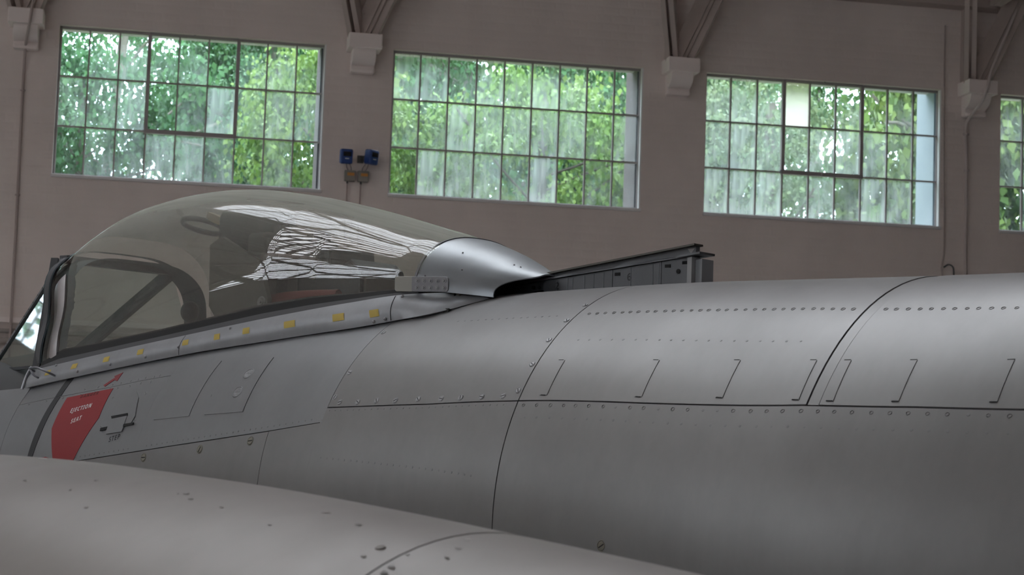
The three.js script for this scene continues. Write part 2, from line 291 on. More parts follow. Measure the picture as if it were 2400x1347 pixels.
pipeThing('cable_run', 'thin dark cable straight down the wall left of the right-hand conduit', [[11.56, 8.4, 0.03], [11.57, 6.5, 0.02], [11.595, 4.9, 0.02], [11.56, 4.72, 0.03], [11.585, 4.5, 0.02], [11.6, 2.4, 0.13]], 0.011, [], CON);
{ const t = thing('cable_loop', 'short curved cable loop on the wall beside the dark vertical cable', 'cable', [11.6, 4.66, 0.02]); mesh('cable', tube([[0, 0.05, 0], [0.06, 0.09, 0.03], [0.12, 0.06, 0.05], [0.15, -0.05, 0.03], [0.155, -0.25, 0.01]], 0.012), std([0.10, 0.10, 0.10], 0.6), t); }
// ---- two blue devices with junction boxes
const BLUE = std([0.012, 0.045, 0.19], 0.42), GREYBOX = std([0.27, 0.25, 0.215], 0.6), ORANGE = std([0.62, 0.27, 0.06], 0.6), DARKM = std([0.09, 0.085, 0.08], 0.5);
function blueBox(x, y, turn, label) {
  const t = thing('wall_sensor', label, 'sensor', [x, y, 0], 0, 'blue wall sensors');
  const head = part('sensor_head', t); head.position.set(turn > 0.2 ? 0.08 : 0, 0, 0.27); head.rotation.set(0.12, turn, turn > 0.2 ? -0.1 : 0);
  mesh('housing', rbox(0.175, 0.21, 0.13, 0.025), BLUE, head);
  mesh('dark_window', rbox(0.11, 0.065, 0.012, 0.004, 0.005, 0.035, 0.063), std([0.008, 0.009, 0.012], 0.2), head);
  mesh('maker_plate', box(0.055, 0.014, 0.004, 0.005, -0.03, 0.067), std([0.55, 0.6, 0.65], 0.5), head);
  mesh('mounting_arm', merge([beam([turn > 0.2 ? -0.03 : 0.06, 0, 0], [turn > 0.2 ? 0.03 : 0.03, 0, 0.22], 0.05, 0.07), rbox(0.09, 0.11, 0.02, 0.006, turn > 0.2 ? -0.05 : 0.06, 0, 0.012)]), DARKM, t);
}
blueBox(2.523, EYE + 4.03, 0.05, 'blue wall sensor left of its twin, facing straight out between the windows');
blueBox(2.80, EYE + 4.04, 0.62, 'blue wall sensor right of its twin, turned towards the right-hand window');
for (const [x, lab, q] of [[2.605, 'grey junction box with an orange label under the left blue sensor', 2.555], [2.797, 'grey junction box with an orange label under the right blue sensor', 2.83]]) {
  const t = thing('junction_box', lab, 'junction box', [x, EYE + 3.79, 0], 0, 'grey junction boxes');
  mesh('box_body', rbox(0.155, 0.155, 0.09, 0.012, 0, 0, 0.045), GREYBOX, t);
  mesh('orange_label', box(0.10, 0.042, 0.003, 0.012, 0.02, 0.0915), ORANGE, t);
  const fe = new THREE.ShapeGeometry(font.generateShapes('', 0.02), 2);
  mesh('cable_gland', new THREE.CylinderGeometry(0.014, 0.014, 0.04, 8).translate(-0.03, -0.09, 0.04), DARKM, t);
  const c = thing('drop_cable', 'thin cable hanging down the wall from the ' + (x < 2.7 ? 'left' : 'right') + ' grey junction box', 'cable', [x - 0.03, 2.45, 0.02]);
  mesh('cable', tube([[0, 3.0, 0.02], [-0.003, 2.5, 0.0], [0.002, 1.6, 0], [0, 0.8, 0.1], [0, 0.55, 0.12]], 0.008), std([0.40, 0.30, 0.27], 0.6), c);
  const w = thing('sensor_cable', 'short pair of wires from the ' + (x < 2.7 ? 'left' : 'right') + ' blue sensor to its junction box', 'cable', [x, EYE + 3.86, 0.05]);
  for (const o of [-0.02, 0.02]) mesh('wire', tube([[o, 0, 0], [o * 1.5 + (q - x) * 0.4, 0.04, 0.05], [q - x + o, 0.09, 0.17]], 0.006, 12, 6), std([0.25, 0.19, 0.18], 0.6), w);
}

// ------------------------------------------------------------------ outdoors
struct(mesh('ground', box(120, 0.1, 60, 5, -0.2, -31), std([0.10, 0.14, 0.05], 0.95)));
const leafGeo = (() => { // a folded, pointed leaf
  const p = [0, 0, 0, 0.32, 0.42, 0.06, 0, 1, -0.08, -0.32, 0.42, 0.06, 0, 0.5, 0]; const g = new THREE.BufferGeometry();
  g.setAttribute('position', new THREE.Float32BufferAttribute(p, 3)); g.setIndex([0, 1, 4, 1, 2, 4, 2, 3, 4, 3, 0, 4]); g.computeVertexNormals(); g.setAttribute('uv', new THREE.Float32BufferAttribute([0, 0, 1, 0, 1, 1, 0, 1, 0.5, 0.5], 2)); return g;
})();
const LEAF = new THREE.MeshPhysicalMaterial({ color: 0xffffff, roughness: 0.75, transmission: 0.4, thickness: 0, ior: 1.3 });
LEAF.color.setRGB(0.62, 0.66, 0.66);
function tree(label, x, z, h, crown, count, size, tone, trunkTone, trunkR, lean = 0) {
  const t = thing('tree', label, 'tree', [x, -0.15, z], 0, 'trees outside the windows');
  const bark = std(trunkTone, 0.9);
  const crownMid = h - crown[1];
  mesh('trunk', tube([[0, 0, 0], [lean * 0.3, h * 0.3, 0], [lean * 0.7, h * 0.62, 0.1], [lean, h * 0.95, 0]], trunkR, 16, 7), bark, t);
  for (let k = 0; k < 9; k++) { const a = rr(0, 6.28), y = rr(0.42, 0.8) * h, f = y / h; mesh('branch', tube([[lean * f, y, 0], [lean * f + Math.cos(a) * crown[0] * 0.45, y + rr(0.3, 0.9), Math.sin(a) * crown[2] * 0.45], [lean * f + Math.cos(a) * crown[0] * 0.85, y + rr(0.5, 1.6), Math.sin(a) * crown[2] * 0.85]], trunkR * 0.28, 8, 5), bark, t); }
  const im = new THREE.InstancedMesh(leafGeo, LEAF, count); im.name = 'foliage'; im.userData.kind = 'stuff'; im.castShadow = true; t.add(im);
  const m = new THREE.Matrix4(), q = new THREE.Quaternion(), e = new THREE.Euler(), c = new THREE.Color();
  const clumps = []; const nc = Math.round(count / 75);
  for (let k = 0; k < nc; k++) { let a, b, d; do { a = rr(-1, 1); b = rr(-1, 1); d = rr(-1, 1); } while (a * a + b * b + d * d > 1); const r = Math.sqrt(a * a + b * b + d * d), f = r > 0.01 ? Math.pow(r, 0.55) / r : 1; clumps.push([a * f * crown[0] + lean * 0.6, crownMid + b * f * crown[1], d * f * crown[2], rr(0.75, 1.25), rr(-1, 1)]); }
  for (let i = 0; i < count; i++) {
    const k = clumps[i % nc], sg = size * 2.6 * k[3], gx = () => (rnd() + rnd() + rnd() - 1.5) * 1.1;
    e.set(rr(1.7, 3.6), rr(0, 6.28), rr(-0.7, 0.7)); q.setFromEuler(e); const s = size * rr(0.7, 1.3);
    m.compose(V(k[0] + gx() * sg, k[1] + gx() * sg * 0.8, k[2] + gx() * sg), q, V(s, s, s)); im.setMatrixAt(i, m);
    const w = 0.5 + 0.3 * k[4] + rr(-0.25, 0.25), br = rr(0.8, 1.2); c.setRGB(lerp(tone[0][0], tone[1][0], w) * br, lerp(tone[0][1], tone[1][1], w) * br, lerp(tone[0][2], tone[1][2], w) * br); im.setColorAt(i, c);
  }
  return t;
}
const MID = [[0.08, 0.24, 0.09], [0.20, 0.40, 0.13]], BRIGHT = [[0.22, 0.42, 0.06], [0.46, 0.62, 0.14]], DEEP = [[0.06, 0.17, 0.05], [0.16, 0.30, 0.07]], DUSTY = [[0.20, 0.32, 0.14], [0.42, 0.48, 0.22]];
tree('tall loose birch with a pale trunk behind the leftmost window, sky showing through', -1.45, -6.5, 11.6, [2.4, 3.6, 1.6], 15000, 0.13, MID, [0.36, 0.31, 0.26], 0.085, 0.8);
tree('bright yellow green bushy tree low behind the right half of the leftmost window', 2.6, -3.9, 8.5, [1.5, 2.0, 1.2], 14000, 0.11, BRIGHT, [0.15, 0.12, 0.09], 0.09);
tree('leafy green tree filling the middle of the leftmost window', 1.9, -8.4, 11.8, [2.0, 3.6, 1.8], 26000, 0.13, MID, [0.14, 0.11, 0.09], 0.12);
tree('tall green tree behind the left part of the second window', 5.6, -8.6, 12.0, [2.4, 3.8, 2.0], 26000, 0.14, MID, [0.3, 0.27, 0.24], 0.12);
tree('dense green tree behind the right part of the second window', 9.2, -9.2, 11.8, [2.5, 3.4, 2.0], 26000, 0.14, MID, [0.15, 0.12, 0.1], 0.12);
tree('light green shrubby tree low behind the second window', 6.2, -4.0, 8.2, [2.2, 1.7, 1.2], 14000, 0.12, BRIGHT, [0.15, 0.12, 0.1], 0.08);
tree('distant pale tree behind the top left of the third window, sky above it', 11.6, -13, 12.6, [2.6, 3.0, 2.0], 9000, 0.17, DUSTY, [0.2, 0.17, 0.14], 0.1);
tree('dusty yellowish bushy tree low behind the third window', 11.0, -6.5, 8.9, [2.8, 2.2, 1.6], 20000, 0.11, DUSTY, [0.16, 0.12, 0.09], 0.1);
tree('dark chestnut tree with drooping yellow green leaves at the right of the third window', 13.7, -5.4, 11.2, [1.7, 3.4, 1.6], 9000, 0.21, [[0.14, 0.28, 0.06], [0.40, 0.50, 0.12]], [0.3, 0.26, 0.22], 0.13);
tree('dark green tree behind the window cut off at the right edge', 16.6, -5.5, 11.4, [2.0, 3.6, 1.8], 12000, 0.18, DEEP, [0.15, 0.12, 0.1], 0.12);
tree('broad green tree behind the windows further left, seen only in reflections', -5.5, -6.5, 10.6, [3.2, 3.2, 2.0], 13000, 0.17, MID, [0.15, 0.12, 0.1], 0.12);
tree('second broad green tree far to the left, seen only in reflections', -11.0, -7.0, 10.2, [3.2, 3.0, 2.0], 12000, 0.18, MID, [0.15, 0.12, 0.1], 0.12);
tree('low bushy green tree at the bottom left of the leftmost window', -1.35, -5.2, 8.3, [1.5, 1.3, 1.0], 7000, 0.12, MID, [0.15, 0.12, 0.1], 0.07);
tree('slender green tree behind the birch at the left of the leftmost window', -2.6, -12.5, 12.6, [2.4, 3.6, 1.8], 5500, 0.14, MID, [0.15, 0.12, 0.1], 0.1);
tree('leafy backdrop tree far behind the leftmost window', 3.6, -17, 13.2, [3.6, 3.6, 2.2], 24000, 0.19, MID, [0.15, 0.12, 0.1], 0.13);
tree('leafy backdrop tree far behind the second window', 9.3, -17, 14.0, [3.6, 4.4, 2.2], 16000, 0.2, DEEP, [0.15, 0.12, 0.1], 0.13);
tree('leafy backdrop tree far behind the third window', 16.0, -18, 14.0, [4.0, 4.6, 2.2], 15000, 0.2, DEEP, [0.15, 0.12, 0.1], 0.13);

// ------------------------------------------------------------------ the jet
// Its own axes: x runs aft along the fuselage (0 at the main frame joint), y up from the floor, z out to the near (left) side.
const TURN = -(42 * RAD + YAW), OX = 0.45041, OZ = -5.8766;
const JET = [OX * Math.cos(YAW) - OZ * Math.sin(YAW), 0, WALL_FAR + OX * Math.sin(YAW) + OZ * Math.cos(YAW)];
const jet = thing('jet_aircraft', 'silver grey jet fighter with a bubble canopy parked in the hangar', 'aircraft', JET, TURN);
const toRoom = (s, y, l) => [JET[0] + s * Math.cos(TURN) + l * Math.sin(TURN), y, JET[2] - s * Math.sin(TURN) + l * Math.cos(TURN)];
const SECT = [[-6, -0.3, 0.36], [-4.5, -0.24, 0.46], [-3.2, -0.20, 0.54], [-2, -0.19, 0.615], [-0.9, -0.20, 0.685], [0, -0.212, 0.722], [1.03, -0.345, 0.86], [2.5, -0.36, 0.88], [4.5, -0.33, 0.80], [7, -0.22, 0.46]];
const TOPB = [[-6, 0.018], [-1, 0.018], [-0.55, 0.02], [0.2, 0.018], [1.03, 0.005], [1.6, 0]];
function skin(s, deg, off = 0) { // a point on the fuselage: station and angle round from the top
  const f = deg * RAD, r = smooth(SECT, s, 2) + table(TOPB, s) * Math.max(Math.cos(f), 0) ** 8 + off;
  return [s, EYE + smooth(SECT, s, 1) + r * Math.cos(f), r * Math.sin(f), s, f * 0.65];
}
function panel(name, mat, sA, sB, fT, fB, o = {}) { // a skin panel with its own edges, gaps left round it
  const T = typeof fT === 'function' ? fT : () => fT, B = typeof fB === 'function' ? fB : () => fB, g = { l: 0.0022, r: 0.0022, t: 0.0022, b: 0.0022, ...o.gap }, off = o.off ?? 0;
  const dl = g.l, dr = g.r, deg = (m) => m / 0.7 / RAD;
  const f = (k) => (u, v) => { const s = lerp(sA + dl, sB - dr, u), t = T(s) + deg(g.t), b = B(s) - deg(g.b); const e = Math.min(u, 1 - u, v, 1 - v); return skin(s, lerp(t, b, v), k); };
  return mesh(name, sheet(o.nu ?? Math.max(8, Math.round((sB - sA) / 0.035)), o.nv ?? 40, f(off), { back: f(off - (o.thick ?? 0.011)) }), mat, o.parent ?? jet);
}
const SEAM = [[-0.836, 62.81], [-0.377, 62.09], [-0.001, 60.68], [0.475, 58.61], [1.03, 55.99], [1.347, 55.65], [1.62, 55.81], [3.2, 56]];
const LOW = [[-2.74, 86.6], [-2.178, 80.88], [-1.603, 75.05], [-1.077, 69.9], [-0.833, 67.24]];
const NSEAM = [[-2.754, 58.06], [-2.557, 55.91], [-2.425, 54.71], [-2.13, 51.96], [-1.984, 50.15], [-1.813, 48.72]];
const SILL = [[-2.78, 42], [-2.256, 36], [-1.818, 31], [-1.266, 26], [-0.855, 20], [-0.55, 6], [-0.45, 0], [-0.2, -62], [0, -62]];
const seam = (s) => table(SEAM, s), low = (s) => table(LOW, s), nseam = (s) => table(NSEAM, s), sill = (s) => table(SILL, s);
const G3 = 0.0021, G1 = 0.0011, G0 = 0.0001;
const pUpMid = panel('fuselage_panel', PAINT, -0.825, 0, sill, seam, { gap: { l: G1, r: G3, b: G3 } });
const pUpAft = panel('fuselage_panel', PAINT_B, 0, 1.03, -62, seam, { gap: { l: G3, r: G3 } });
panel('joint_strip', PAINT_B, 1.03, 1.066, -62, seam, { gap: { l: G3, r: 0.0016 }, off: -0.002 });
const pUpRear = panel('fuselage_panel', PAINT_B, 1.066, 3.2, -62, seam, { gap: { l: 0.0016 } });
const pLowRear = panel('fuselage_panel', PAINT, 0, 3.2, seam, 135, { gap: { l: G3, t: G3 } });
const pLowMid = panel('fuselage_panel', PAINT, -0.833, 0, seam, 135, { gap: { l: G0, r: G3, t: G3 } });
panel('fuselage_panel', PAINT, -1.077, -0.833, low, 135, { gap: { l: G1, r: G0, t: G1 } });
const pSideTop = panel('fuselage_panel', PAINT_SIDE, -2.74, -1.813, sill, nseam, { gap: { r: G0, b: 0.0010, l: G1 } });
const pSide = panel('fuselage_panel', PAINT_SIDE, -2.74, -1.813, nseam, low, { gap: { r: G0, t: 0.0010, b: 0.0018, l: G1 } });
const pSideAft = panel('fuselage_panel', PAINT_SIDE, -1.813, -0.825, sill, low, { gap: { l: G0, r: G1, b: 0.0018 } });
const pLowFwd = panel('fuselage_panel', PAINT, -2.74, -1.077, low, 135, { gap: { t: 0.0018, r: G1, l: G1 } });
panel('nose_panel', PAINT_SIDE, -5.8, -2.74, 48.9, 135, { gap: { r: G1, t: 0 } });
panel('nose_cowl', COWL, -5.8, -2.74, -48.9, 48.9, { gap: { r: 0, t: 0, b: 0 }, off: -0.006 });
panel('far_panel', PAINT, -0.45, 3.2, -135, -62); panel('far_panel', PAINT, -5.8, -2.74, -135, -48.9);
panel('far_panel', PAINT, -2.74, -0.45, -135, (s) => -Math.max(20, sill(s)), {});
panel('belly_panel', PAINT, -5.8, 3.2, 135, 225); panel('tail_panel', PAINT, 3.2, 7, -180, 180, { nv: 60 });
const full = (a, b, lo, hi, off) => sheet(Math.round((b - a) / 0.08), 64, (u, v) => { const s = lerp(a, b, u), l = lo(s), h = hi(s); return skin(s, lerp(l, h, v), off); });
mesh('fuselage_frame', merge([full(-0.45, 3.3, () => -180, () => 180, -0.0105), full(-2.74, -0.45, (s) => sill(s) - 1, (s) => 360 - Math.max(19, sill(s)), -0.0105), full(-5.8, -2.74, () => -180, () => 180, -0.0175)]), UNDER, jet);
// nose and tail closings, fin, undercarriage: outside the frame, they carry the jet
mesh('intake_lip', new THREE.TorusGeometry(0.37, 0.035, 10, 40).rotateY(Math.PI / 2).translate(-5.8, EYE - 0.29, 0), PAINT_SIDE, jet);
mesh('tail_pipe', new THREE.CylinderGeometry(0.44, 0.46, 0.4, 32, 1, true).rotateZ(Math.PI / 2).translate(7.1, EYE - 0.22, 0), BLACK, jet);
mesh('tail_fin', new THREE.ExtrudeGeometry(new THREE.Shape([[4.6, EYE + 0.4], [6.2, EYE + 2.3], [7.1, EYE + 2.3], [7.2, EYE + 0.2]].map((p) => new THREE.Vector2(...p))), { depth: 0.08, bevelEnabled: true, bevelSize: 0.02, bevelThickness: 0.02 }).translate(0, 0, -0.04), PAINT, jet);
for (const [s, l] of [[-3.6, 0], [1.9, 0.75], [1.9, -0.75]]) {
  const g = part('landing_gear', jet); g.position.set(s, 0, l);
  mesh('strut', new THREE.CylinderGeometry(0.05, 0.06, 1.2, 14).translate(0, 0.8, 0), STEEL, g);
  mesh('wheel', new THREE.TorusGeometry(0.2, 0.09, 12, 28).translate(0, 0.29, 0.12), BLACK, g);
  mesh('wheel_hub', new THREE.CylinderGeometry(0.14, 0.14, 0.1, 20).rotateX(Math.PI / 2).translate(0, 0.29, 0.09), STEEL, g);
}

// ---- pieces laid on the skin
const tess = new TessellateModifier(0.02, 9);
function onSkin(name, pts, mat, off, thick, parent) { // an outline given as [station, degrees], laid on the skin with thickness
  const sh = new THREE.Shape(pts.map(([s, d]) => new THREE.Vector2(s, -d * RAD * 0.65)));
  return shapesOnSkin(name, [sh], mat, off, thick, parent);
}
function shapesOnSkin(name, shapes, mat, off, thick, parent, place = (x, y) => [x, -y / 0.65 / RAD], curve = 6) {
  const top = tess.modify(new THREE.ShapeGeometry(shapes, curve).toNonIndexed()), p = top.attributes.position, uv = [];
  for (let i = 0; i < p.count; i++) { const [s, d] = place(p.getX(i), p.getY(i)), q = skin(s, d, off); p.setXYZ(i, q[0], q[1], q[2]); uv.push(q[3], q[4]); }
  top.setAttribute('uv', new THREE.Float32BufferAttribute(uv, 2)); top.computeVertexNormals();
  const list = [top];
  if (thick > 0) { const sp = []; for (const sh of shapes) for (const ring of [sh.getPoints(curve), ...sh.holes.map((h) => h.getPoints(curve))]) for (let i = 0; i < ring.length; i++) { const a = ring[i], b = ring[(i + 1) % ring.length], n = Math.max(1, Math.ceil(a.distanceTo(b) / 0.03));
    for (let k = 0; k < n; k++) { const c = a.clone().lerp(b, k / n), d = a.clone().lerp(b, (k + 1) / n), P = place(c.x, c.y), Q = place(d.x, d.y), A = skin(P[0], P[1], off), B = skin(Q[0], Q[1], off), C = skin(Q[0], Q[1], off - thick), D = skin(P[0], P[1], off - thick); for (const q of [A, D, C, A, C, B]) sp.push(q[0], q[1], q[2]); } }
    const g = new THREE.BufferGeometry(); g.setAttribute('position', new THREE.Float32BufferAttribute(sp, 3)); g.setAttribute('uv', new THREE.Float32BufferAttribute(new Array(sp.length / 3 * 2).fill(0), 2)); g.computeVertexNormals(); list.push(g); }
  return mesh(name, merge(list), mat, parent);
}
function words(name, text, size, A, B, mat, parent, off, slant = 0.12) { // lettering along the line from A to B on the skin
  const len = Math.hypot(B[0] - A[0], (B[1] - A[1]) * RAD * 0.65), ux = (B[0] - A[0]) / len, uy = (B[1] - A[1]) * RAD * 0.65 / len;
  let pen = 0; const shapes = []; for (const ch of text) { for (const s of font.generateShapes(ch, size)) { const mv = (path) => path.getPoints(5).map((p) => p.add(new THREE.Vector2(pen, 0))), q = new THREE.Shape(mv(s)); q.holes = s.holes.map((h) => new THREE.Path(mv(h))); shapes.push(q); } pen += (font.data.glyphs[ch].ha / font.data.resolution + 0.16) * size; }
  const bb = new THREE.ShapeGeometry(shapes).boundingBox ?? (() => { const g = new THREE.ShapeGeometry(shapes); g.computeBoundingBox(); return g.boundingBox; })();
  const k = len / (bb.max.x - bb.min.x);
  return shapesOnSkin(name, shapes, mat, off, 0, parent, (x, y) => { const X = (x - bb.min.x) * k - y * slant, Y = y; return [A[0] + ux * X + uy * Y * 0.0, A[1] + (uy * X - Y) / 0.65 / RAD]; }, 3);
}
// red ejection marking, arrow, black stripe
const warn = onSkin('warning_marking', [[-2.413, 55.95], [-2.132, 52.92], [-2.118, 65.16], [-2.203, 80.92], [-2.343, 80.67], [-2.412, 68.92]], RED, 0.0016, 0.0016, pSide); warn.userData.label = 'red warning patch reading EJECTION SEAT';
words('lettering', 'EJECTION', 0.021, [-2.33, 62.87], [-2.207, 60.9], WHITE, pSide, 0.0024);
words('lettering', 'SEAT', 0.021, [-2.293, 67.23], [-2.234, 65.81], WHITE, pSide, 0.0024);
words('lettering', 'DANGER', 0.016, [-2.317, 56.65], [-2.208, 55.38], DARKRED, pSide, 0.0024);
words('lettering', 'STEP', 0.021, [-1.996, 74.13], [-1.933, 72.91], BLACK, pSide, 0.0012);
onSkin('red_arrow', [[-2.215, 51.14], [-2.199, 51.82], [-2.165, 48.9], [-2.142, 49.51], [-2.15, 45.24], [-2.189, 46.93], [-2.176, 47.65]], std([0.24, 0.02, 0.025], 0.6), 0.0016, 0.0016, pSideTop);
onSkin('red_marking', [[-2.424, 82.5], [-2.418, 79.98], [-2.398, 79.64], [-2.372, 80.08], [-2.363, 82.5]], RED, 0.0016, 0.0016, pSide);
onSkin('black_stripe', [[-2.514, 45], [-2.473, 45], [-2.466, 54.8], [-2.504, 55.3]], BLACK, 0.0016, 0.0016, pSideTop);
onSkin('black_stripe', [[-2.504, 55.6], [-2.466, 55.3], [-2.478, 72], [-2.498, 83.5], [-2.53, 83.5]], BLACK, 0.0016, 0.0016, pSide);
// access doors with pressed plugs
const quad = (name, q, mat, off, thick, parent) => mesh(name, sheet(10, 14, (u, v) => { const a = [lerp(q[0][0], q[1][0], u), lerp(q[0][1], q[1][1], u)], b = [lerp(q[3][0], q[2][0], u), lerp(q[3][1], q[2][1], u)]; return skin(lerp(a[0], b[0], v), lerp(a[1], b[1], v), off); }, { back: (u, v) => { const a = [lerp(q[0][0], q[1][0], u), lerp(q[0][1], q[1][1], u)], b = [lerp(q[3][0], q[2][0], u), lerp(q[3][1], q[2][1], u)]; return skin(lerp(a[0], b[0], v), lerp(a[1], b[1], v), off - thick); } }), mat, parent);
quad('access_panel', [[-1.785, 45.31], [-1.565, 43.48], [-1.554, 65.2], [-1.757, 66.38]], PAINT_SIDE, 0.0018, 0.003, pSideAft);
quad('access_panel', [[-1.637, 44.82], [-1.271, 43.72], [-1.256, 63.97], [-1.465, 64.83]].map(([s, d], i) => i === 0 ? [-1.50, 44.4] : [s, d]), PAINT_SIDE, 0.0022, 0.003, pSideAft);
function disc(s, d, r, h = 0.0012, sq = 1) { // a low domed head on the skin
  const g = r > 0.0045 ? merge([new THREE.TorusGeometry(r, 0.0009, 4, 14).rotateX(Math.PI / 2)]) : new THREE.CylinderGeometry(r * 0.85, r, h, 10); g.applyMatrix4(frameAt(s, d, h / 2)); return g;
}
function frameAt(s, d, off) { // y outwards, x aft
  const p = skin(s, d, off), a = skin(s, d, off + 0.05), e = skin(s + 0.01, d, off);
  const y = V(a[0] - p[0], a[1] - p[1], a[2] - p[2]).normalize(), x = V(e[0] - p[0], e[1] - p[1], e[2] - p[2]).normalize(), z = V().crossVectors(x, y).normalize(); x.crossVectors(y, z);
  return new THREE.Matrix4().makeBasis(x, y, z).setPosition(p[0], p[1], p[2]);
}
for (const [s, d] of [[-1.34, 50.21], [-1.337, 57.16]]) mesh('access_plug', merge([new THREE.TorusGeometry(0.021, 0.0016, 6, 24).rotateX(Math.PI / 2).applyMatrix4(frameAt(s, d, 0.0022)), new THREE.CylinderGeometry(0.019, 0.019, 0.001, 20).applyMatrix4(frameAt(s, d, 0.0024))]), PAINT_SIDE, pSideAft);
// kick-in step
onSkin('step_door', [[-2.07, 70.01], [-2.081, 59.5], [-2.063, 56.01], [-2.04, 54.6], [-2.013, 54.0], [-1.98, 54.2], [-1.956, 55.14], [-1.921, 57.72], [-1.883, 64.86], [-1.893, 68.41]], PAINT_SIDE, 0.0038, 0.004, pSide);
onSkin('step_flap', [[-2.029, 69.88], [-2.029, 65.46], [-1.932, 64.47], [-1.927, 68.7], [-1.928, 70.52], [-2.025, 71.41]], PAINT_SIDE, 0.0056, 0.004, pSide);
onSkin('step_slot', [[-2.033, 64.9], [-1.936, 63.9], [-1.929, 64.8], [-2.023, 65.8]], UNDER, 0.0064, 0.003, pSide);
onSkin('step_slot', [[-2.072, 69.2], [-2.030, 68.74], [-2.028, 69.72], [-2.069, 70.3]], UNDER, 0.0064, 0.003, pSide);
onSkin('step_slot', [[-1.931, 67.9], [-1.872, 67.36], [-1.87, 68.17], [-1.929, 68.8]], UNDER, 0.0064, 0.003, pSide);
// screws with slots
const headG = new THREE.CylinderGeometry(0.0078, 0.0092, 0.0018, 16).translate(0, 0.0009, 0), slotG = new THREE.BoxGeometry(0.0135, 0.0006, 0.0022).translate(0, 0.0019, 0), ringG = new THREE.TorusGeometry(0.0102, 0.0009, 5, 20).rotateX(Math.PI / 2);
function screw(s, d, parent, k = 1, mat = SCREWM) {
  const g = part('screw', parent); frameAt(s, d, 0).decompose(g.position, g.quaternion, g.scale); g.rotateY(rr(0, 3.1)); g.scale.setScalar(k);
  const h = new THREE.Mesh(headG, mat), sl = new THREE.Mesh(merge([slotG.clone(), ringG.clone()]), UNDER); h.name = 'screw_head'; sl.name = 'screw_slot'; g.add(h, sl); return g;
}
const screwHead = merge([headG.clone(), ringG.clone()]);
function screwMesh(s, d, parent, k = 1, mat = SCREWM) { const m = mesh('screw', screwHead, mat, parent); frameAt(s, d, 0).decompose(m.position, m.quaternion, m.scale); m.rotateY(rr(0, 3.1)); m.scale.setScalar(k); const sl = mesh('slot', slotG, UNDER, m); return m; }
for (const [s, d] of [[-0.812, 59.6], [-0.777, 61.2], [-0.692, 61.2], [-0.607, 60.9], [-0.522, 60.9], [-0.424, 60.6], [-0.325, 60.5], [-0.244, 60.2], [-0.157, 59.9], [-0.07, 59.5], [-0.018, 57.9], [-0.018, 50.1], [-0.018, 41.82], [-0.018, 33.85], [-0.016, 26.12], [-0.808, 51.43], [-0.806, 34.83]]) screwMesh(s, d, pUpMid);
for (const [s, d, p] of [[-1.75, 78.99, pLowFwd], [-1.426, 75.8, pLowFwd], [-1.158, 72.9, pLowFwd], [0.446, 88.37, pLowRear]]) {
  const m = screwMesh(s, d, p, 1.45, BRASS); m.name = m.name.replace('screw', 'quarter_turn_fastener');
}
for (const [s, d] of [[-2.667, 57.9], [-2.551, 56.8], [-2.442, 55.9]]) screwMesh(s, d, pSide, 0.62);
for (const [s, d] of [[-2.328, 54.9], [-2.243, 53.9], [-2.154, 53.0], [-2.104, 52.8], [-2.03, 52.3], [-1.971, 51.3], [-1.91, 50.9], [-2.094, 57.16], [-1.895, 55.89], [-1.878, 66.27], [-2.08, 68.59]]) screwMesh(s, d, pSide, 0.6);
for (const [s, d] of [[-2.328, 52.4], [-2.243, 51.8], [-2.154, 51.1], [-2.104, 50.6], [-2.048, 49.9], [-2.005, 49.4], [-1.965, 48.9], [-1.913, 48.6], [-1.882, 48.2]]) screwMesh(s, d, pSideTop, 0.6);
for (const [s, d] of [[-1.72, 47], [-1.66, 46.4], [-1.62, 51], [-1.60, 57], [-1.59, 63.6], [-1.65, 65]]) screwMesh(s, d, pSideAft, 0.55);
for (const [s, d] of [[-1.44, 45.5], [-1.36, 45.2], [-1.29, 44.9], [-1.285, 52], [-1.28, 58], [-1.275, 62.8], [-1.34, 63], [-1.40, 63.3], [-1.485, 52], [-1.48, 58]]) screwMesh(s, d, pSideAft, 0.55);
// pressed straps
for (const q of [[[0.075, 48.81], [0.105, 48.77], [0.106, 58.82], [0.077, 58.93]], [[0.442, 47.78], [0.468, 47.68], [0.472, 57.21], [0.445, 57.38]], [[0.728, 46.73], [0.752, 46.65], [0.756, 55.68], [0.732, 55.82]], [[0.975, 46.08], [0.997, 46.04], [1.001, 55.03], [0.979, 55.11]]]) quad('pressed_strap', q, PAINT_B, 0.0015, 0.003, pUpAft);
for (const q of [[[1.079, 45.97], [1.101, 45.95], [1.105, 54.97], [1.083, 55.03]], [[1.269, 45.84], [1.29, 45.84], [1.291, 54.67], [1.271, 54.71]], [[1.53, 45.9], [1.549, 45.91], [1.55, 54.52], [1.531, 54.54]]]) quad('pressed_strap', q, PAINT_B, 0.0015, 0.003, pUpRear);
for (const [s, d, p] of [[0.09, 48.79, pUpAft], [0.455, 47.73, pUpAft], [0.74, 46.69, pUpAft], [0.986, 46.06, pUpAft], [1.09, 45.96, pUpRear], [1.28, 45.84, pUpRear], [1.54, 45.9, pUpRear], [0.0915, 58.88, pUpAft], [0.459, 57.3, pUpAft], [0.744, 55.75, pUpAft], [0.99, 55.07, pUpAft], [1.094, 55, pUpRear], [1.281, 54.69, pUpRear], [1.54, 54.53, pUpRear]])
  onSkin('strap_slot', [[s - 0.0095, d - 0.1], [s + 0.0095, d - 0.13], [s + 0.0095, d + 0.04], [s - 0.0095, d + 0.07]], UNDER, 0.0018, 0.001, p);
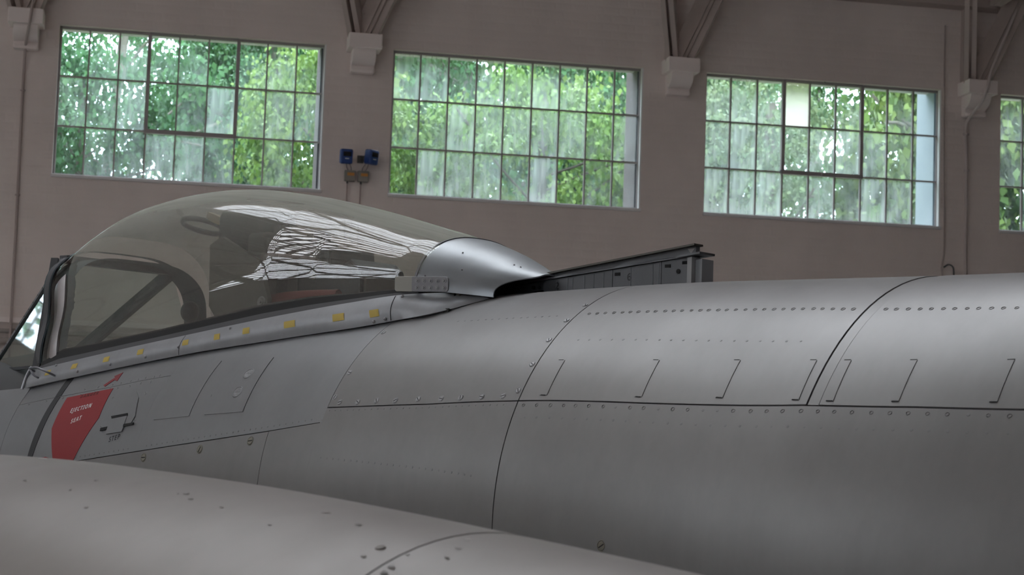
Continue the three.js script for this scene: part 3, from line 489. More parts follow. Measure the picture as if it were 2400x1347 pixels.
// rivet rows, too small to tell apart
function rivets(parent, s0, s1, step, fn, r, mat, h = 0.0008) {
  const l = []; for (let s = s0; s <= s1; s += step) l.push(disc(s + rr(-1, 1) * step * 0.06, fn(s), r * rr(0.85, 1.1), h));
  const m = mesh('rivet_row', merge(l), mat, parent); m.userData.kind = 'stuff';
}
const r1 = (s) => table([[0.044, 31.05], [0.451, 30.44], [0.849, 30.13], [1.121, 30.88], [1.467, 31.66], [3, 32]], s);
const RIV = std([0.20, 0.195, 0.195], 0.5, { metalness: 0.1 });
rivets(pUpAft, 0.045, 1.0, 0.0325, r1, 0.0058, RIV, 0.0005); rivets(pUpRear, 1.09, 2.4, 0.034, r1, 0.0058, RIV, 0.0005);
rivets(pLowRear, 0.03, 2.2, 0.052, (s) => seam(s) + 1.15, 0.005, RIV, 0.0005); rivets(pLowMid, -0.81, -0.03, 0.028, (s) => seam(s) + 0.9, 0.003, RIV);
rivets(pLowRear, 0.05, 2.2, 0.05, (s) => seam(s) + 4.2, 0.004, RIV, 0.0004); rivets(pUpAft, 0.1, 0.95, 0.045, (s) => 42 - s, 0.004, RIV, 0.0004);
rivets(pSideAft, -1.75, -0.85, 0.030, (s) => low(s) - 1.4, 0.003, RIV); rivets(pUpMid, -0.5, -0.05, 0.03, () => 31.5, 0.004, RIV, 0.0006);
rivets(pLowMid, -0.78, -0.08, 0.028, (s) => 80 + s * 4, 0.0035, RIV, 0.0006); rivets(pSide, -2.7, -1.85, 0.03, (s) => low(s) - 1.4, 0.003, RIV);

// ---- canopy side skirt: outer face between its lower and upper edge, given as [station, height, out]
const LO = [[-2.751, 0.177, 0.45], [-2.234, 0.251, 0.42], [-1.791, 0.308, 0.4], [-1.245, 0.363, 0.375], [-0.819, 0.409, 0.345], [-0.589, 0.456, 0.27], [-0.532, 0.488, 0.19]];
const HI = [[-2.74, 0.251, 0.415], [-2.198, 0.329, 0.395], [-1.848, 0.376, 0.38], [-1.329, 0.442, 0.36], [-1.037, 0.475, 0.34], [-0.782, 0.501, 0.3], [-0.562, 0.513, 0.165]];
const along = (T, u) => { const s = lerp(T[0][0], T[T.length - 1][0], u); return [s, smooth(T, s, 1), smooth(T, s, 2)]; };
const skirtAt = (u, v, off = 0) => { const a = along(LO, u), b = along(HI, u), bulge = 0.012 * Math.sin(Math.PI * v); return [lerp(a[0], b[0], v), EYE + lerp(a[1], b[1], v), lerp(a[2], b[2], v) + bulge + off, lerp(a[0], b[0], v), v * 0.09]; };
const skirtU = (s) => (s + 2.745) / 2.19;
const SKIRTP = std([0.345, 0.355, 0.375], 0.42, { metalness: 0.3, map: skinMap(grime, 1.5), bumpMap: skinMap(grain, 2), bumpScale: 0.004 });
const skirt = mesh('canopy_skirt', sheet(90, 8, (u, v) => skirtAt(u, v, 0.004), { flip: true, back: (u, v) => skirtAt(u, v, -0.035) }), SKIRTP, jet);
mesh('canopy_skirt_far', sheet(60, 4, (u, v) => { const p = skirtAt(u, v, 0.004); return [p[0], p[1], -p[2]]; }), SKIRTP, jet).name = 'canopy_skirt_001';
for (const [s, h, l, w] of [[-2.621, 0.238, 0.43, 0.028], [-2.461, 0.263, 0.42, 0.034], [-2.27, 0.288, 0.41, 0.034], [-2.075, 0.315, 0.4, 0.034], [-1.826, 0.347, 0.39, 0.032], [-1.657, 0.367, 0.385, 0.03], [-1.506, 0.386, 0.378, 0.034], [-1.29, 0.405, 0.37, 0.053], [-1.058, 0.424, 0.355, 0.052], [-0.9, 0.436, 0.335, 0.038]]) {
  let v0 = 0.5; { let best = 9; for (let k = 0; k <= 40; k++) { const p = skirtAt(skirtU(s), k / 40), e = Math.abs(p[1] - EYE - h); if (e < best) { best = e; v0 = k / 40; } } }
  const hv = 0.14;
  mesh('yellow_mark', sheet(3, 3, (u, v) => { const t = v0 + (v - 0.5) * 2 * hv; return skirtAt(skirtU(s + (u - 0.5) * w + (v - 0.5) * -0.004), t, 0.0055); }, { flip: true }), YELLOW, skirt);
}
const rivetH = new THREE.SphereGeometry(0.006, 10, 6, 0, 6.3, 0, 1.5).rotateX(Math.PI / 2);
for (const [s, v] of [[-2.43, 0.25], [-2.24, 0.25], [-2.04, 0.25], [-1.86, 0.42], [-0.905, 0.1], [-0.86, 0.12], [-0.80, 0.92], [-1.6, 0.85], [-2.60, 0.92]]) { const p = skirtAt(skirtU(s), v, 0.004), m = mesh('screw', rivetH, SCREWM, skirt); m.position.set(p[0], p[1], p[2]); }
// butt strips on the skirt
for (const s of [-1.86, -0.84]) mesh('skirt_joint', sheet(1, 8, (u, v) => skirtAt(skirtU(s + (u - 0.5) * 0.003 + v * 0.012), lerp(0.02, 0.98, v), 0.0047), { flip: true }), UNDER, skirt);

// ---- canopy glass
const GB = [[-2.71, 0.275, 0.405], [-2.597, 0.321, 0.395], [-2.443, 0.337, 0.39], [-2.004, 0.392, 0.375], [-1.456, 0.471, 0.355], [-1.227, 0.493, 0.34], [-0.833, 0.513, 0.31], [-0.757, 0.52, 0.292]];
const TH = [[-2.71, 0.746], [-2.6, 0.816], [-2.45, 0.887], [-2.2, 0.943], [-1.9, 0.956], [-1.6, 0.918], [-1.3, 0.855], [-1.0, 0.777], [-0.757, 0.708], [-0.5, 0.598]];
function bubble(s, a, off = 0) { // a runs 0 (near base) to pi (far base)
  const bh = table(GB, s, 1), bw = table(GB, s, 2), th = smooth(TH, s), k = Math.min(1, Math.max(0, (-1.5 - s) / 1.2)), e = lerp(0.85, 0.5, k), c = Math.cos(a);
  const aa = Math.min(a, Math.PI - a);
  const hf = Math.sin(a) ** 0.95, sm = Math.min(1, Math.max(0, (hf - 0.5) / 0.35)), up = sm * sm * (3 - 2 * sm);
  const l = bw * Math.sign(c) * Math.abs(c) ** e * (1 + 0.06 * Math.sin(2 * aa) * (1 - k * (1 - up)) - 0.06 * k * Math.exp(-(((hf - 0.38) / 0.2) ** 2))), h = bh + (th - bh) * Math.sin(a) ** 0.95;
  const n = Math.hypot(l, h - bh) || 1;
  return [s - 0.051 * k * (h - bh) / 0.5, EYE + h + off * (h - bh) / n, l + off * l / n, s, a * 0.4];
}
const arc = (t) => Math.PI * (t < 0.5 ? 0.5 * (2 * t) ** 1.6 : 1 - 0.5 * (2 * (1 - t)) ** 1.6);   // closer spacing near the sills
const canopy = mesh('canopy_glass', sheet(120, 72, (u, v) => bubble(lerp(-2.712, -0.752, u), arc(v)), {}), PLEXI, jet);
canopy.userData.label = 'clear blown bubble canopy';
const film = dataTex(256, 256, (u, v) => (0.20 + 0.80 * Math.max(0, Math.sin(v * Math.PI)) ** 2.2) * (0.88 + 0.12 * perlin(u, v, 4, 5) + 0.10 * noise.noise(u * 9, v * 60, 3.1)));   // dust settles on top
mesh('dust_film', sheet(100, 60, (u, v) => bubble(lerp(-2.615, -0.756, u), arc(lerp(0.004, 0.996, v)), 0.0012).slice(0, 3).concat([u, arc(lerp(0.004, 0.996, v)) / Math.PI])), new THREE.MeshPhysicalMaterial({ color: new THREE.Color().setRGB(0.62, 0.62, 0.55), roughness: 1, specularIntensity: 0, transparent: true, opacity: 0.52, alphaMap: film, depthWrite: false }), canopy);
const bowAt = (u, v, o = 0) => { const w = 1 - u, q = bubble(lerp(-2.716, -2.628, u), arc(lerp(0, 0.30, v)), 0.004 - 0.026 * w * w * w + o); return q; };
mesh('canopy_bow', sheet(10, 72, (u, v) => bowAt(u, v), { back: (u, v) => bowAt(u, v, -0.01) }), std([0.62, 0.61, 0.63], 0.3, { metalness: 0.8, map: skinMap(grime, 3) }), jet);
mesh('sealant_bead', sheet(3, 60, (u, v) => { const a = arc(lerp(0, 0.33, v)), w = 0.012 * noise.noise(v * 26, 2.2, 0.5) + 0.006 * noise.noise(v * 70, 1.2, 0.5); return bubble(lerp(-2.62, -2.575 + w + 0.05 * Math.max(0, 1 - v * 9) ** 2, u), a, -0.004); }), TEAL, jet);
mesh('windscreen_arch', merge([sheet(5, 60, (u, v) => bubble(-2.712, arc(v), 0.004).map((q, i) => i === 0 ? q - lerp(0.05, 0.006, u) : q), {}), sheet(5, 60, (u, v) => bubble(-2.712, arc(v), -0.028).map((q, i) => i === 0 ? q + lerp(-0.05, 0.10, u) : q), { flip: true })]), TEAL, jet);
mesh('windscreen_arch_face', sheet(3, 50, (u, v) => bubble(-2.712, arc(v), 0.006).map((q, i) => i === 0 ? q - lerp(0.042, 0.012, u) : q), {}), SEALGREY, jet).name = 'arch_strip';
// rubber seal and lower frame between skirt and glass
const sealAt = (u, v, off = 0) => { const s = lerp(-2.715, -0.757, u), h0 = smooth(HI, s, 1), l0 = smooth(HI, s, 2), h1 = table(GB, s, 1), l1 = table(GB, s, 2); return [s, EYE + lerp(h0, h1 + 0.004, v), lerp(l0, l1, v) + off]; };
mesh('canopy_frame', sheet(90, 3, (u, v) => sealAt(u, lerp(-0.05, 0.42, v), 0.003), { flip: true, back: (u, v) => sealAt(u, lerp(-0.05, 0.42, v), -0.03) }), SEALGREY, jet);
mesh('canopy_seal', sheet(90, 3, (u, v) => sealAt(u, lerp(0.40, 1.15, v), 0.001), { flip: true, back: (u, v) => sealAt(u, lerp(0.4, 1.15, v), -0.03) }), SEAL, jet);
mesh('sill_far', sheet(60, 3, (u, v) => { const p = sealAt(u, v, 0.002); return [p[0], p[1], -p[2]]; }, { back: (u, v) => { const p = sealAt(u, v, -0.03); return [p[0], p[1], -p[2]]; } }), SEAL, jet).name = 'canopy_seal_001';
// metal fairing behind the glass
const FB = [[-0.757, 0.512, 0.30], [-0.65, 0.505, 0.262], [-0.5, 0.49, 0.19], [-0.42, 0.48, 0.12]], FT = [[-0.757, 0.711], [-0.65, 0.672], [-0.5, 0.604], [-0.42, 0.575]];
function fairAt(u, a, off = 0) {
  const q = Math.min(1, Math.max(0, (a - 0.1) / 1.05)), end = lerp(-0.508, -0.425, q * q * (3 - 2 * q)), s = lerp(-0.765, end, u), bh = smooth(FB, s, 1), bw = smooth(FB, s, 2), th = smooth(FT, s), c = Math.cos(a);
  const l = bw * Math.sign(c) * Math.abs(c) ** 0.85, h = bh + (th - bh) * Math.sin(a) ** 0.95, n = Math.hypot(l, h - bh) || 1;
  return [s, EYE + h + off * (h - bh + 0.02) / n, l + off * l / n, s, a * 0.3];
}
const fairing = mesh('canopy_fairing', sheet(30, 60, (u, v) => fairAt(u, Math.PI * v, 0.003), { back: (u, v) => fairAt(u, Math.PI * v, -0.001) }), PAINT_FAIR, jet);
mesh('edge_trim', sheet(2, 60, (u, v) => { const a = Math.PI * v, p = fairAt(0, a, 0.006); return [p[0] + lerp(-0.006, 0.004, u) + 0.002 * noise.noise(v * 60, 3, 1), p[1], p[2]]; }, { back: (u, v) => { const p = fairAt(0, Math.PI * v, 0.001); return [p[0] + lerp(-0.006, 0.004, u), p[1], p[2]]; } }), std([0.16, 0.16, 0.17], 0.5), fairing);
mesh('fairing_inner', sheet(20, 40, (u, v) => fairAt(u * 0.985, Math.PI * v, -0.006), { flip: true }), UNDER, fairing);
mesh('fairing_bulkhead', sheet(6, 30, (u, v) => { const p = fairAt(0.5, Math.PI * v, -0.008); return [p[0], lerp(EYE + 0.3, p[1], u), p[2]]; }), UNDER, fairing);
for (const [u, a] of [[0.72, 1.2], [0.78, 1.22], [0.12, 0.25], [0.3, 0.9], [0.5, 0.5]]) { const p = fairAt(u, a, 0.003), m = mesh('rivet', rivetH, SCREWM, fairing); m.position.set(p[0], p[1], p[2]); m.scale.setScalar(0.6); }
mesh('skirt_end_clip', merge([beam([-0.575, EYE + 0.517, 0.185], [-0.54, EYE + 0.516, 0.165], 0.012, 0.006), beam([-0.54, EYE + 0.516, 0.168], [-0.532, EYE + 0.484, 0.182], 0.012, 0.006)]), STEEL, jet);
// clamp plate with its ten bolts
{
  const g = part('clamp_plate', jet); g.position.set(-0.741, EYE + 0.5335, 0.288);
  const ex = V(0.181, -0.002, -0.062).normalize(), ey = V(0, 1, 0.08).normalize(), ez = V().crossVectors(ex, ey).normalize(); ey.crossVectors(ez, ex);
  g.quaternion.setFromRotationMatrix(new THREE.Matrix4().makeBasis(ex, ey, ez));
  const plate = (x0, x1, rl, rrr, t) => { const h = 0.0235, s = new THREE.Shape(); s.moveTo(x0 + rl, -h); s.lineTo(x1 - rrr, -h); s.quadraticCurveTo(x1, -h, x1, -h + rrr); s.lineTo(x1, h - rrr); s.quadraticCurveTo(x1, h, x1 - rrr, h); s.lineTo(x0 + rl, h); s.quadraticCurveTo(x0, h, x0, h - rl); s.lineTo(x0, -h + rl); s.quadraticCurveTo(x0, -h, x0 + rl, -h); return new THREE.ExtrudeGeometry(s, { depth: t, bevelEnabled: true, bevelSize: 0.0015, bevelThickness: 0.0015, bevelSegments: 2 }).translate(0, 0, 0.008); };
  mesh('bolted_strip', plate(-0.034, 0.096, 0.002, 0.010, 0.005), std([0.31, 0.31, 0.32], 0.42, { metalness: 0.25 }), g);
  mesh('bare_strip', plate(-0.096, -0.033, 0.010, 0.002, 0.0048), std([0.43, 0.42, 0.37], 0.5), g).userData.label = 'pale unpainted strip end';
  const boltG = merge([new THREE.CylinderGeometry(0.0078, 0.0078, 0.0015, 16), new THREE.CylinderGeometry(0.0038, 0.0044, 0.0042, 10).translate(0, 0.002, 0)]).rotateX(Math.PI / 2);
  for (let i = 0; i < 5; i++) for (const j of [-1, 1]) { const b = mesh('bolt', boltG, std([0.36, 0.36, 0.37], 0.35, { metalness: 0.6 }), g); b.position.set(-0.016 + i * 0.0245, j * 0.0115, 0.0155); }
}
// ---- canopy rail behind the fairing
{
  const g = part('canopy_rail', jet), top = (s) => EYE + 0.585 + (s + 0.419) * 0.114, mid = (s) => EYE + 0.564 + (s + 0.437) * 0.09;
  const bar = (name, s0, s1, f0, f1, l0, l1, mat) => mesh(name, sheet(24, 1, (u, v) => { const s = lerp(s0, s1, u); return [s, lerp(f0(s), f1(s), v), l1, s, v * 0.08]; }, { flip: true, back: (u, v) => { const s = lerp(s0, s1, u); return [s, lerp(f0(s), f1(s), v), l0]; } }), mat, g);
  bar('rail_web', -0.60, 0.15, (s) => mid(s) - 0.03, (s) => top(s), -0.025, -0.005, RAILM);
  bar('rail_flange', -0.60, 0.155, (s) => top(s) - 0.001, (s) => top(s) + 0.005, -0.035, 0.012, std([0.11, 0.105, 0.09], 0.5, { metalness: 0.4 }));
  bar('rail_flange', -0.60, 0.165, (s) => mid(s) - 0.002, (s) => mid(s) + 0.004, -0.03, 0.022, RAILM);
  for (const [a, b] of [[-0.455, -0.165], [-0.163, 0.03], [0.032, 0.148]]) bar('rail_plate', a, b, () => EYE + 0.40, (s) => mid(s) - 0.003, -0.01, 0.012, RAILM);
  bar('rail_end_plate', 0.135, 0.152, () => EYE + 0.42, (s) => mid(s) - 0.004, -0.03, 0.018, std([0.33, 0.33, 0.33], 0.5));
  bar('rail_end_plate', 0.154, 0.178, () => EYE + 0.42, (s) => mid(s) - 0.012, -0.06, 0.0, std([0.28, 0.29, 0.30], 0.5));
  bar('rail_top_lug', 0.10, 0.19, (s) => mid(s) - 0.001, (s) => mid(s) + 0.006, -0.05, 0.03, RAILM);
  for (const [s, d] of [[-0.155, 0.014], [0.045, 0.014], [0.112, 0.012], [-0.15, 0.082], [0.042, 0.082]]) bar('rail_notch', s, s + 0.022, () => mid(s) - d - 0.010, () => mid(s) - d, 0.011, 0.0135, UNDER);
  for (const [s, d, r] of [[0.098, 0.042, 0.0075], [-0.50, 0.02, 0.006], [-0.475, 0.022, 0.006]]) mesh('rail_hole', new THREE.CylinderGeometry(r, r, 0.004, 14).rotateX(Math.PI / 2).translate(s, mid(s) - d, 0.0125), UNDER, g);
  mesh('rail_opening', new THREE.ShapeGeometry(new THREE.Shape([[0, 0], [0.028, 0], [0.014, -0.016]].map((p) => new THREE.Vector2(...p)))).translate(0.118, top(0.13) - 0.006, -0.0042), std([0.3, 0.28, 0.27], 0.7), g);
  for (const [t, s, dy] of [['6', -0.105, 0.046], ['2', -0.405, 0.038]]) mesh('numeral', new THREE.ShapeGeometry(font.generateShapes(t, 0.024), 4).translate(s, mid(s) - dy, 0.0128), BLACK, g);
  for (const s of [-0.40, -0.35, -0.33, -0.28, -0.24, -0.20, -0.09, 0.0, 0.02]) mesh('wrap_seam', beam([s, EYE + 0.46, 0.0126], [s + rr(-0.004, 0.004), mid(s) - 0.008, 0.0126], 0.0016, 0.0012), std([0.17, 0.18, 0.19], 0.4), g);
}
// ---- windscreen
{
  const A = [-2.755, 0.262, 0.41], B = [-2.80, 0.705, 0.275], C = [-3.46, 0.262, 0.155], W = part('windscreen', jet);
  const P = (p, m = 1) => [p[0], EYE + p[1], p[2] * m];
  const tri = (a, b, c) => { const g = new THREE.BufferGeometry().setFromPoints([V(...a), V(...b), V(...c)]); g.setAttribute('uv', new THREE.Float32BufferAttribute([0, 0, 1, 0, 0, 1], 2)); g.computeVertexNormals(); return g; };
  mesh('side_pane', tri(P(A), P(B), P(C)), SCREENGLASS, W); mesh('side_pane', tri(P(A, -1), P(C, -1), P(B, -1)), SCREENGLASS, W);
  mesh('front_pane', sheet(1, 1, (u, v) => { const a = P(C, lerp(1, -1, u)), b = P(B, lerp(1, -1, u)); return [lerp(a[0], b[0], v), lerp(a[1], b[1], v), lerp(a[2], b[2], v)]; }), SCREENGLASS, W);
  const FRM = std([0.17, 0.17, 0.175], 0.5);
  mesh('front_post', beam(P(C), P(B), 0.018, 0.010), FRM, W); mesh('front_post', beam(P(C, -1), P(B, -1), 0.03, 0.05), TEAL, W);
  mesh('side_post', beam([A[0] + 0.01, EYE + A[1], A[2]], [B[0] - 0.005, EYE + B[1], B[2] + 0.035], 0.03, 0.012), SEALGREY, W);
  mesh('top_rail', beam(P(B), P(B, -1), 0.05, 0.03), SEALGREY, W); mesh('bottom_rail', merge([beam(P(A), P(C), 0.012, 0.012), beam(P(A, -1), P(C, -1), 0.012, 0.012)]), BLACK, W);
  for (let k = 1; k < 16; k++) { const t = k / 16; mesh('bolt', new THREE.SphereGeometry(0.0048, 8, 6).translate(lerp(C[0], B[0], t), EYE + lerp(C[1], B[1], t) + 0.001, lerp(C[2], B[2], t) + 0.006), BLACK, W); }
  mesh('instrument_coaming', new THREE.SphereGeometry(1, 24, 12, 0, 6.3, 0, 1.57).scale(0.42, 0.16, 0.3).translate(-3.0, EYE + 0.17, 0), BLACK, jet);
}
// grab handle at the front of the skirt
mesh('grab_handle', merge([tube([[-2.73, EYE + 0.243, 0.425], [-2.715, EYE + 0.252, 0.46], [-2.64, EYE + 0.255, 0.478], [-2.585, EYE + 0.24, 0.472], [-2.565, EYE + 0.222, 0.435]], 0.0045, 30), tube([[-2.71, EYE + 0.25, 0.462], [-2.68, EYE + 0.225, 0.46], [-2.665, EYE + 0.212, 0.436]], 0.004, 12), new THREE.SphereGeometry(0.008, 8, 6).translate(-2.565, EYE + 0.222, 0.437), new THREE.SphereGeometry(0.007, 8, 6).translate(-2.665, EYE + 0.212, 0.44)]), std([0.22, 0.22, 0.24], 0.4, { metalness: 0.5 }), jet);
mesh('windscreen_lip', tube([[-2.76, EYE + 0.262, 0.422], [-2.752, EYE + 0.225, 0.447], [-2.757, EYE + 0.172, 0.462]], 0.006, 14), std([0.4, 0.4, 0.42], 0.35, { metalness: 0.5 }), jet);
// cockpit tub and aft deck
const TUB = std([0.035, 0.036, 0.034], 0.8);
mesh('cockpit_tub', merge([box(2.1, 0.02, 0.7, -1.7, EYE - 0.25, 0), box(2.1, 0.55, 0.015, -1.7, EYE + 0.0, 0.345), box(2.1, 0.55, 0.015, -1.7, EYE + 0.0, -0.345), box(0.02, 0.6, 0.7, -2.74, EYE - 0.02, 0), box(0.02, 0.7, 0.6, -0.62, EYE + 0.1, 0)]), TUB, jet);
mesh('aft_deck', sheet(12, 2, (u, v) => { const s = lerp(-1.62, -0.62, u); return [s, EYE + lerp(0.462, 0.525, u), lerp(0.3, -0.3, v) * lerp(1, 0.8, u)]; }, { back: (u, v) => { const s = lerp(-1.62, -0.62, u); return [s, EYE + 0.2, lerp(0.3, -0.3, v) * lerp(1, 0.8, u)]; } }), OLIVE, jet);
mesh('canopy_wheel', merge([new THREE.TorusGeometry(0.017, 0.004, 8, 24), new THREE.TorusGeometry(0.009, 0.003, 8, 20).translate(0, 0, 0.004), new THREE.CylinderGeometry(0.004, 0.004, 0.02, 10).rotateX(Math.PI / 2)]).translate(-1.51, EYE + 0.492, 0.322), std([0.2, 0.2, 0.19], 0.4, { metalness: 0.5 }), jet);
mesh('mirror_ball', new THREE.SphereGeometry(0.045, 18, 12).scale(1, 1, 0.8).translate(-2.70, EYE + 0.535, -0.30), BLACK, jet);
mesh('gun_sight', rbox(0.045, 0.07, 0.04, 0.006, -2.55, EYE + 0.335, 0.12), BLACK, jet);
// ejection seat and the gear behind it
{
  const at = toRoom(-1.8, EYE - 0.24, 0), t = thing('ejection_seat', 'olive ejection seat with a black loop handle inside the canopy', 'seat', at, TURN), o = (s, h, l) => [s + 1.8, h + 0.24, l];
  mesh('seat_side', new THREE.ExtrudeGeometry(new THREE.Shape([[-1.965, 0.73], [-1.955, 0.50], [-1.90, 0.44], [-1.85, 0.02], [-1.62, 0.02], [-1.62, 0.52], [-1.68, 0.66], [-1.9, 0.76]].map(([s, h]) => new THREE.Vector2(s + 1.8, h + 0.24))), { depth: 0.02, bevelEnabled: false }).translate(0, 0, 0.18), OLIVE, t);
  mesh('seat_side', new THREE.ExtrudeGeometry(new THREE.Shape([[-1.965, 0.73], [-1.955, 0.50], [-1.85, 0.02], [-1.62, 0.02], [-1.62, 0.52], [-1.9, 0.76]].map(([s, h]) => new THREE.Vector2(s + 1.8, h + 0.24))), { depth: 0.02, bevelEnabled: false }).translate(0, 0, -0.2), OLIVE, t);
  mesh('seat_back', rbox(0.12, 0.78, 0.36, 0.02, ...o(-1.72, 0.38, 0)), std([0.05, 0.052, 0.047], 0.8), t);
  mesh('seat_pan', rbox(0.5, 0.12, 0.36, 0.02, ...o(-2.05, 0.02, 0)), std([0.05, 0.052, 0.047], 0.8), t);
  mesh('headrest', rbox(0.22, 0.16, 0.24, 0.04, ...o(-1.93, 0.80, 0)), std([0.03, 0.032, 0.032], 0.8), t);
  mesh('loop_handle', new THREE.TorusGeometry(0.085, 0.011, 10, 40).rotateX(Math.PI / 2 - 0.25).scale(1, 1, 1).translate(...o(-2.22, 0.835, 0.03)), BLACK, t);
  mesh('handle_tube', beam(o(-2.15, 0.868, 0.06), o(-1.99, 0.815, 0.06), 0.03, 0.03), std([0.34, 0.25, 0.15], 0.6), t);
  mesh('handle_tube', beam(o(-1.98, 0.86, -0.08), o(-1.72, 0.78, -0.08), 0.03, 0.03), std([0.30, 0.24, 0.17], 0.6), t);
  mesh('guide_rail', beam(o(-1.70, 0.0, 0.1), o(-1.67, 0.80, 0.1), 0.04, 0.05), BLACK, t); mesh('guide_rail', beam(o(-1.70, 0.0, -0.1), o(-1.67, 0.80, -0.1), 0.04, 0.05), BLACK, t);
  const b = thing('equipment_box', 'dark equipment box with a rounded end on the deck behind the seat', 'equipment box', toRoom(-1.42, EYE + 0.47, -0.08), TURN);
  mesh('box_body', new THREE.ExtrudeGeometry(new THREE.Shape([[-0.22, 0], [-0.22, 0.24], [-0.07, 0.24], [-0.06, 0.17], [0.02, 0.175], [0.055, 0.19], [0.09, 0.165], [0.105, 0.12], [0.105, 0.02]].map((p) => new THREE.Vector2(...p))), { depth: 0.22, bevelEnabled: true, bevelSize: 0.008, bevelThickness: 0.008, bevelSegments: 2 }).translate(0, 0, -0.11), std([0.018, 0.024, 0.028], 0.5), b);
  mesh('end_plate', rbox(0.012, 0.12, 0.2, 0.003, 0.117, 0.075, 0), OLIVE, b);
  mesh('round_cap', new THREE.CylinderGeometry(0.012, 0.012, 0.01, 14).rotateX(Math.PI / 2).translate(-0.13, 0.14, 0.122), OLIVE, b);
  const r = thing('red_strap', 'dull red padded strap lying along the deck behind the seat', 'strap', toRoom(-1.55, EYE + 0.5, 0.12), TURN);
  mesh('strap_body', tube([[-0.22, -0.01, 0.03], [-0.1, 0.02, 0.02], [0.05, 0.03, 0], [0.2, 0.03, -0.02]], 0.022, 20, 8), std([0.17, 0.035, 0.03], 0.8), r);
}

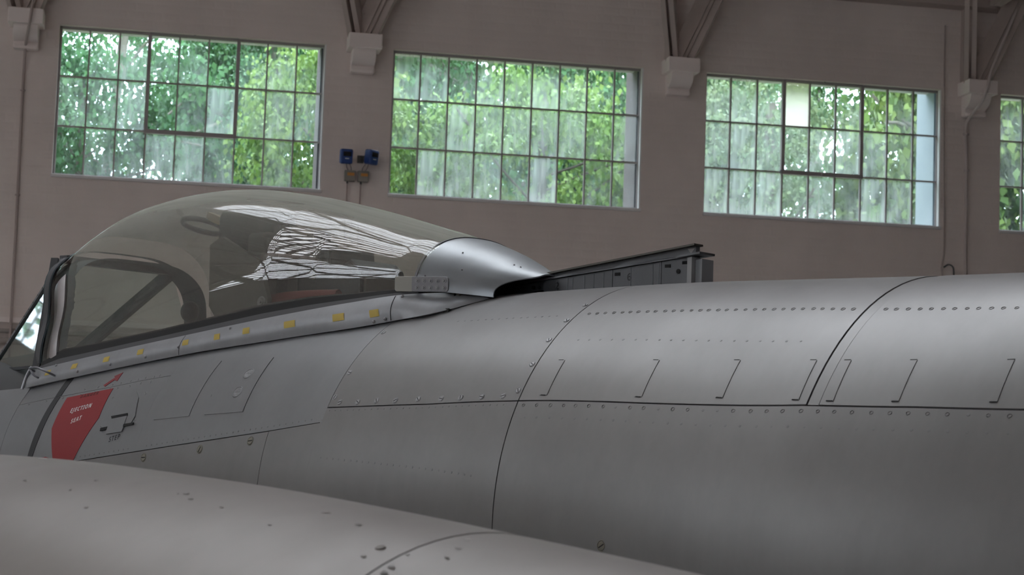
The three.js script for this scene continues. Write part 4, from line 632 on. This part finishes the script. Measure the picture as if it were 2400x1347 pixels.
// ------------------------------------------------------------------ the drop tank close to the camera
{
  const prof = [[-2.9, 0.0], [-2.85, 0.06], [-2.6, 0.2], [-2.0, 0.4], [-1.2, 0.53], [-0.4, 0.588], [0.2, 0.606], [0.552, 0.607], [0.793, 0.602], [1.057, 0.59], [1.273, 0.577], [1.544, 0.555], [1.779, 0.533], [1.971, 0.514], [2.141, 0.496], [2.6, 0.436], [3.2, 0.33], [3.8, 0.19], [4.2, 0.06], [4.25, 0.0]];
  const cy = EYE - 0.6475, base = toRoom(1.8, 0, 2.7048), t = thing('drop_tank', 'big smooth grey tapered tank in the foreground with a ring seam', 'fuel tank', base, TURN);
  const P = (s, d, off = 0) => { const r = Math.max(0, smooth(prof, s) + off), f = d * RAD; return [s - 1.8, cy + r * Math.cos(f), r * Math.sin(f), s, f * 0.5]; };
  const shell = (a, b, n, off = 0) => sheet(n, 96, (u, v) => P(lerp(a, b, u), lerp(-180, 180, v), off));
  const front = mesh('tank_shell', shell(-2.9, 1.7975, 120), TANKP, t), rear = mesh('tank_shell', shell(1.8002, 4.25, 80, -0.0006), TANKP, t);
  mesh('tank_joint', shell(1.79, 1.81, 2, -0.005), UNDER, t);
  const fr = (s, d, off) => { const p = P(s, d, off), a = P(s, d, off + 0.02), e = P(s + 0.01, d, off), y = V(a[0] - p[0], a[1] - p[1], a[2] - p[2]).normalize(), x = V(e[0] - p[0], e[1] - p[1], e[2] - p[2]).normalize(), z = V().crossVectors(x, y).normalize(); x.crossVectors(y, z); return new THREE.Matrix4().makeBasis(x, y, z).setPosition(p[0], p[1], p[2]); };
  const put = (name, geo, s, d, off, mat, par = t) => { const m = mesh(name, geo, mat, par); fr(s, d, off).decompose(m.position, m.quaternion, m.scale); return m; };
  const capG = merge([new THREE.TorusGeometry(0.0085, 0.0016, 6, 20).rotateX(Math.PI / 2), new THREE.CylinderGeometry(0.0065, 0.0065, 0.0016, 16)]);
  put('flush_screw', capG, 1.735, 43.0, 0.0004, std([0.22, 0.19, 0.17], 0.5)); put('flush_screw', capG.clone().scale(0.75, 1, 0.75), 1.755, 18, 0.0004, std([0.25, 0.22, 0.2], 0.5));
  // paint flakes and smudges
  const flake = (n, len, wid) => { const p = []; for (let k = 0; k < 9; k++) { const a = k / 9 * 6.283; p.push(new THREE.Vector2(Math.cos(a) * len * rr(0.8, 1.2), Math.sin(a) * wid * rr(0.7, 1.2))); } return new THREE.ExtrudeGeometry(new THREE.Shape(p), { depth: 0.0005, bevelEnabled: false }).rotateX(-Math.PI / 2); };
  const CHIP = std([0.75, 0.72, 0.70], 0.6), SMUDGE = std([0.225, 0.205, 0.19], 0.65), GRAZE = std([0.28, 0.258, 0.243], 0.6);
  for (const [s, d, l, w] of [[0.93, 38, 0.004, 0.002], [0.60, 22, 0.004, 0.002], [0.74, 2, 0.011, 0.006], [0.80, -2, 0.008, 0.004], [1.83, 8, 0.006, 0.002]]) put('paint_flake', flake(9, l, w), s, d, 0.0005, CHIP, t);
  for (let k = 0; k < 46; k++) { const s = rr(0.5, 2.3), d = rr(8, 62), l = rr(0.002, 0.008); put('scuff', flake(9, l, l * rr(0.2, 0.5)), s, d, 0.0003, rnd() < 0.55 ? GRAZE : SMUDGE, s < 1.78 ? t : t).rotateY(rr(-0.6, 0.6)); }
  for (let k = 0; k < 22; k++) { const d = rr(16, 62), l = rr(0.004, 0.011); put('stain', flake(9, l, l * rr(0.25, 0.5)), 1.80 + rr(0.004, 0.03), d, 0.0003, rnd() < 0.5 ? GRAZE : std([0.20, 0.165, 0.145], 0.65), t).rotateY(rr(-0.4, 0.4)); }
  for (const [s, d, l] of [[1.05, 34, 0.014], [1.03, 40, 0.012], [1.00, 45, 0.010], [0.70, 52, 0.014], [0.73, 48, 0.009]]) put('scuff', flake(9, l, l * 0.45), s, d, 0.0003, SMUDGE, t).rotateY(rr(0.3, 0.7));
  // cradle that carries it, below the frame
  for (const s of [-1.2, 2.2]) { const c = thing('tank_cradle', s < 0 ? 'low steel cradle under the front half of the drop tank' : 'low steel cradle under the tapered rear of the drop tank', 'stand', toRoom(s, 0, 2.7048), TURN, 'tank cradles'); const R = smooth(prof, s);
    mesh('saddle', new THREE.TorusGeometry(R + 0.03, 0.03, 8, 24, 1.6).rotateZ(-Math.PI / 2 - 0.8).rotateY(Math.PI / 2).translate(0, cy, 0), BLACK, c); for (const q of [-1, 1]) mesh('leg', beam([0, 0, q * 0.42], [0, cy - (R + 0.03) * 0.75, q * (R + 0.03) * 0.62], 0.05, 0.05), BLACK, c); mesh('foot_bar', box(0.06, 0.04, 1.0, 0, 0.02, 0), BLACK, c); }
}
renderer.render(scene, camera);
